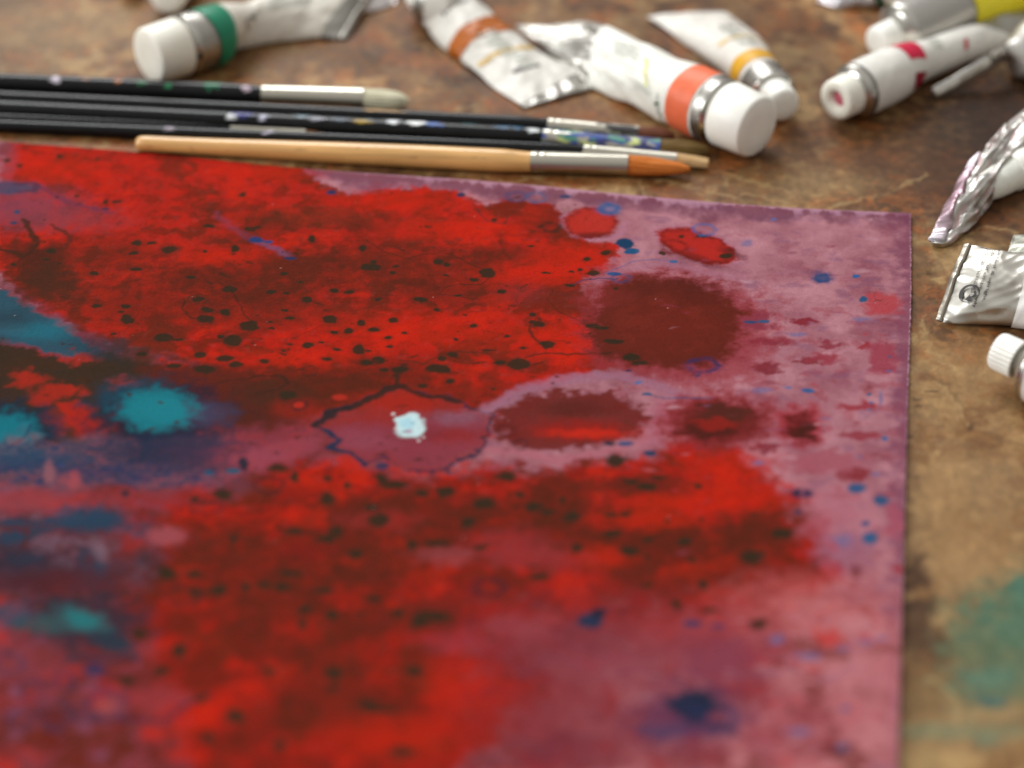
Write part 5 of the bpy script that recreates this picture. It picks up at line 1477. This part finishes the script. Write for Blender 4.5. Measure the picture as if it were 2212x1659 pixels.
W_, BL, IV = (220, 222, 224), (44, 52, 120), (70, 120, 160)
rb, A, ax, L = brush("black filbert brush with cream bristles, farthest of the row, flecked with green paint", (-420, 160), (570, 206), (786, 214), (884, 219), .0028, .0033, .0035, 1, 'f', (17, 17, 18), (214, 208, 180), flatt=1.02,
      specks=[(.555, 1.2, 1.3, .5, (190, 180, 190)), (.89, 1.6, 2.4, .8, (26, 96, 66)), (.74, 1.2, 1.2, .3, (40, 90, 60)), (.69, 1.3, 1.0, .3, (150, 90, 50)), (.965, 1.2, 1.3, .4, (180, 160, 170)), (.62, 1.5, 1.2, .3, (110, 70, 40)), (.80, 1.0, 1.2, .3, (36, 110, 70))], belly=1.0)
brush("long black brush with speckled ferrule and dull red brown hair", (-420, 192), (1187, 272), (1380, 290), (1458, 295), .0023, .0026, .0025, 1, 'f', (17, 17, 18), (112, 66, 46),
      specks=[*[(q, 1.5, .55, .2, (170, 122, 40)) for q in (.757, .761, .765, .772, .7755, .779, .7825, .786, .793, .797, .801, .812)]], fer_specks=[(.55, 1.0, -.08, (40, 34, 32), 5)])
brush("black brush splattered with blue and white paint, its ferrule smeared blue and green, olive bristles", (-420, 214), (1176, 298), (1427, 320), (1534, 325), .0027, .0030, .0029, 1, 'f', (17, 17, 18), (104, 80, 36), flatt=1.15,
      specks=[(.60, 1.6, 3.2, .7, (44, 44, 104)), (.585, 1.0, 1.2, .35, W_), (.628, 1.1, 1.2, .4, (190, 190, 210)), (.68, 1.9, 2.4, .5, (120, 140, 150)), (.76, 1.3, 2.6, .2, (160, 130, 40)), (.80, 1.6, 1.8, .5, W_), (.832, 1.7, 2.6, .6, (226, 228, 226)), (.855, 1.5, 2.2, .5, (60, 90, 150)),
              (.77, 1.9, 2.0, .3, (90, 110, 120)), (.73, 1.5, 2.4, .3, (70, 80, 90)), (.90, 2.1, 3.0, .3, (60, 130, 136)), (.945, 1.6, 2, .3, (60, 90, 120)), (.965, 1.8, 2, .4, (50, 90, 120)), (.985, 1.6, 1.5, .5, (210, 215, 215)), (.70, 1.4, 2, .3, (130, 130, 140)), (.79, 2.0, 1.5, .3, (150, 150, 160))],
      fer_specks=[(0, 1, -.06, (34, 66, 140), 21), (0, 1, .1, (70, 130, 110), 25), (.4, 1, .0, (40, 44, 96), 29), (.1, .8, .22, (190, 200, 120), 31)])
brush("slender black brush with small pinkish ferrule and brown tip, between the splattered and wooden ones", (-420, 238), (502, 279), (662, 289), (722, 292), .0016, .0017, .0016, 1, 'p', (17, 17, 18), (128, 84, 40), tip='point')
brush("black brush with plain silver ferrule and pale tan flat hair, just behind the wooden brush", (-420, 254), (1264, 327), (1462, 345), (1532, 353), .0018, .0022, .0023, 1, 'f', (17, 17, 18), (196, 160, 112), tip='flat', flatt=1.1,
      specks=[(.60, 1.4, .8, .4, (200, 190, 210)), (.475, 1.4, 1.2, .5, (140, 130, 140))], belly=1.0)
brush("natural wood brush with orange sable hair, nearest to the painting", (293, 310), (1149, 350), (1356, 356), (1492, 365), .0024, .0034, .0032, 1, 'p', (214, 164, 98), (204, 116, 44), wood=True, tip='point', belly=1.12,
      specks=[(.785, 2.4, .9, .35, (60, 40, 30))])
# the wooden handle end of a further brush poking out beyond the orange hair
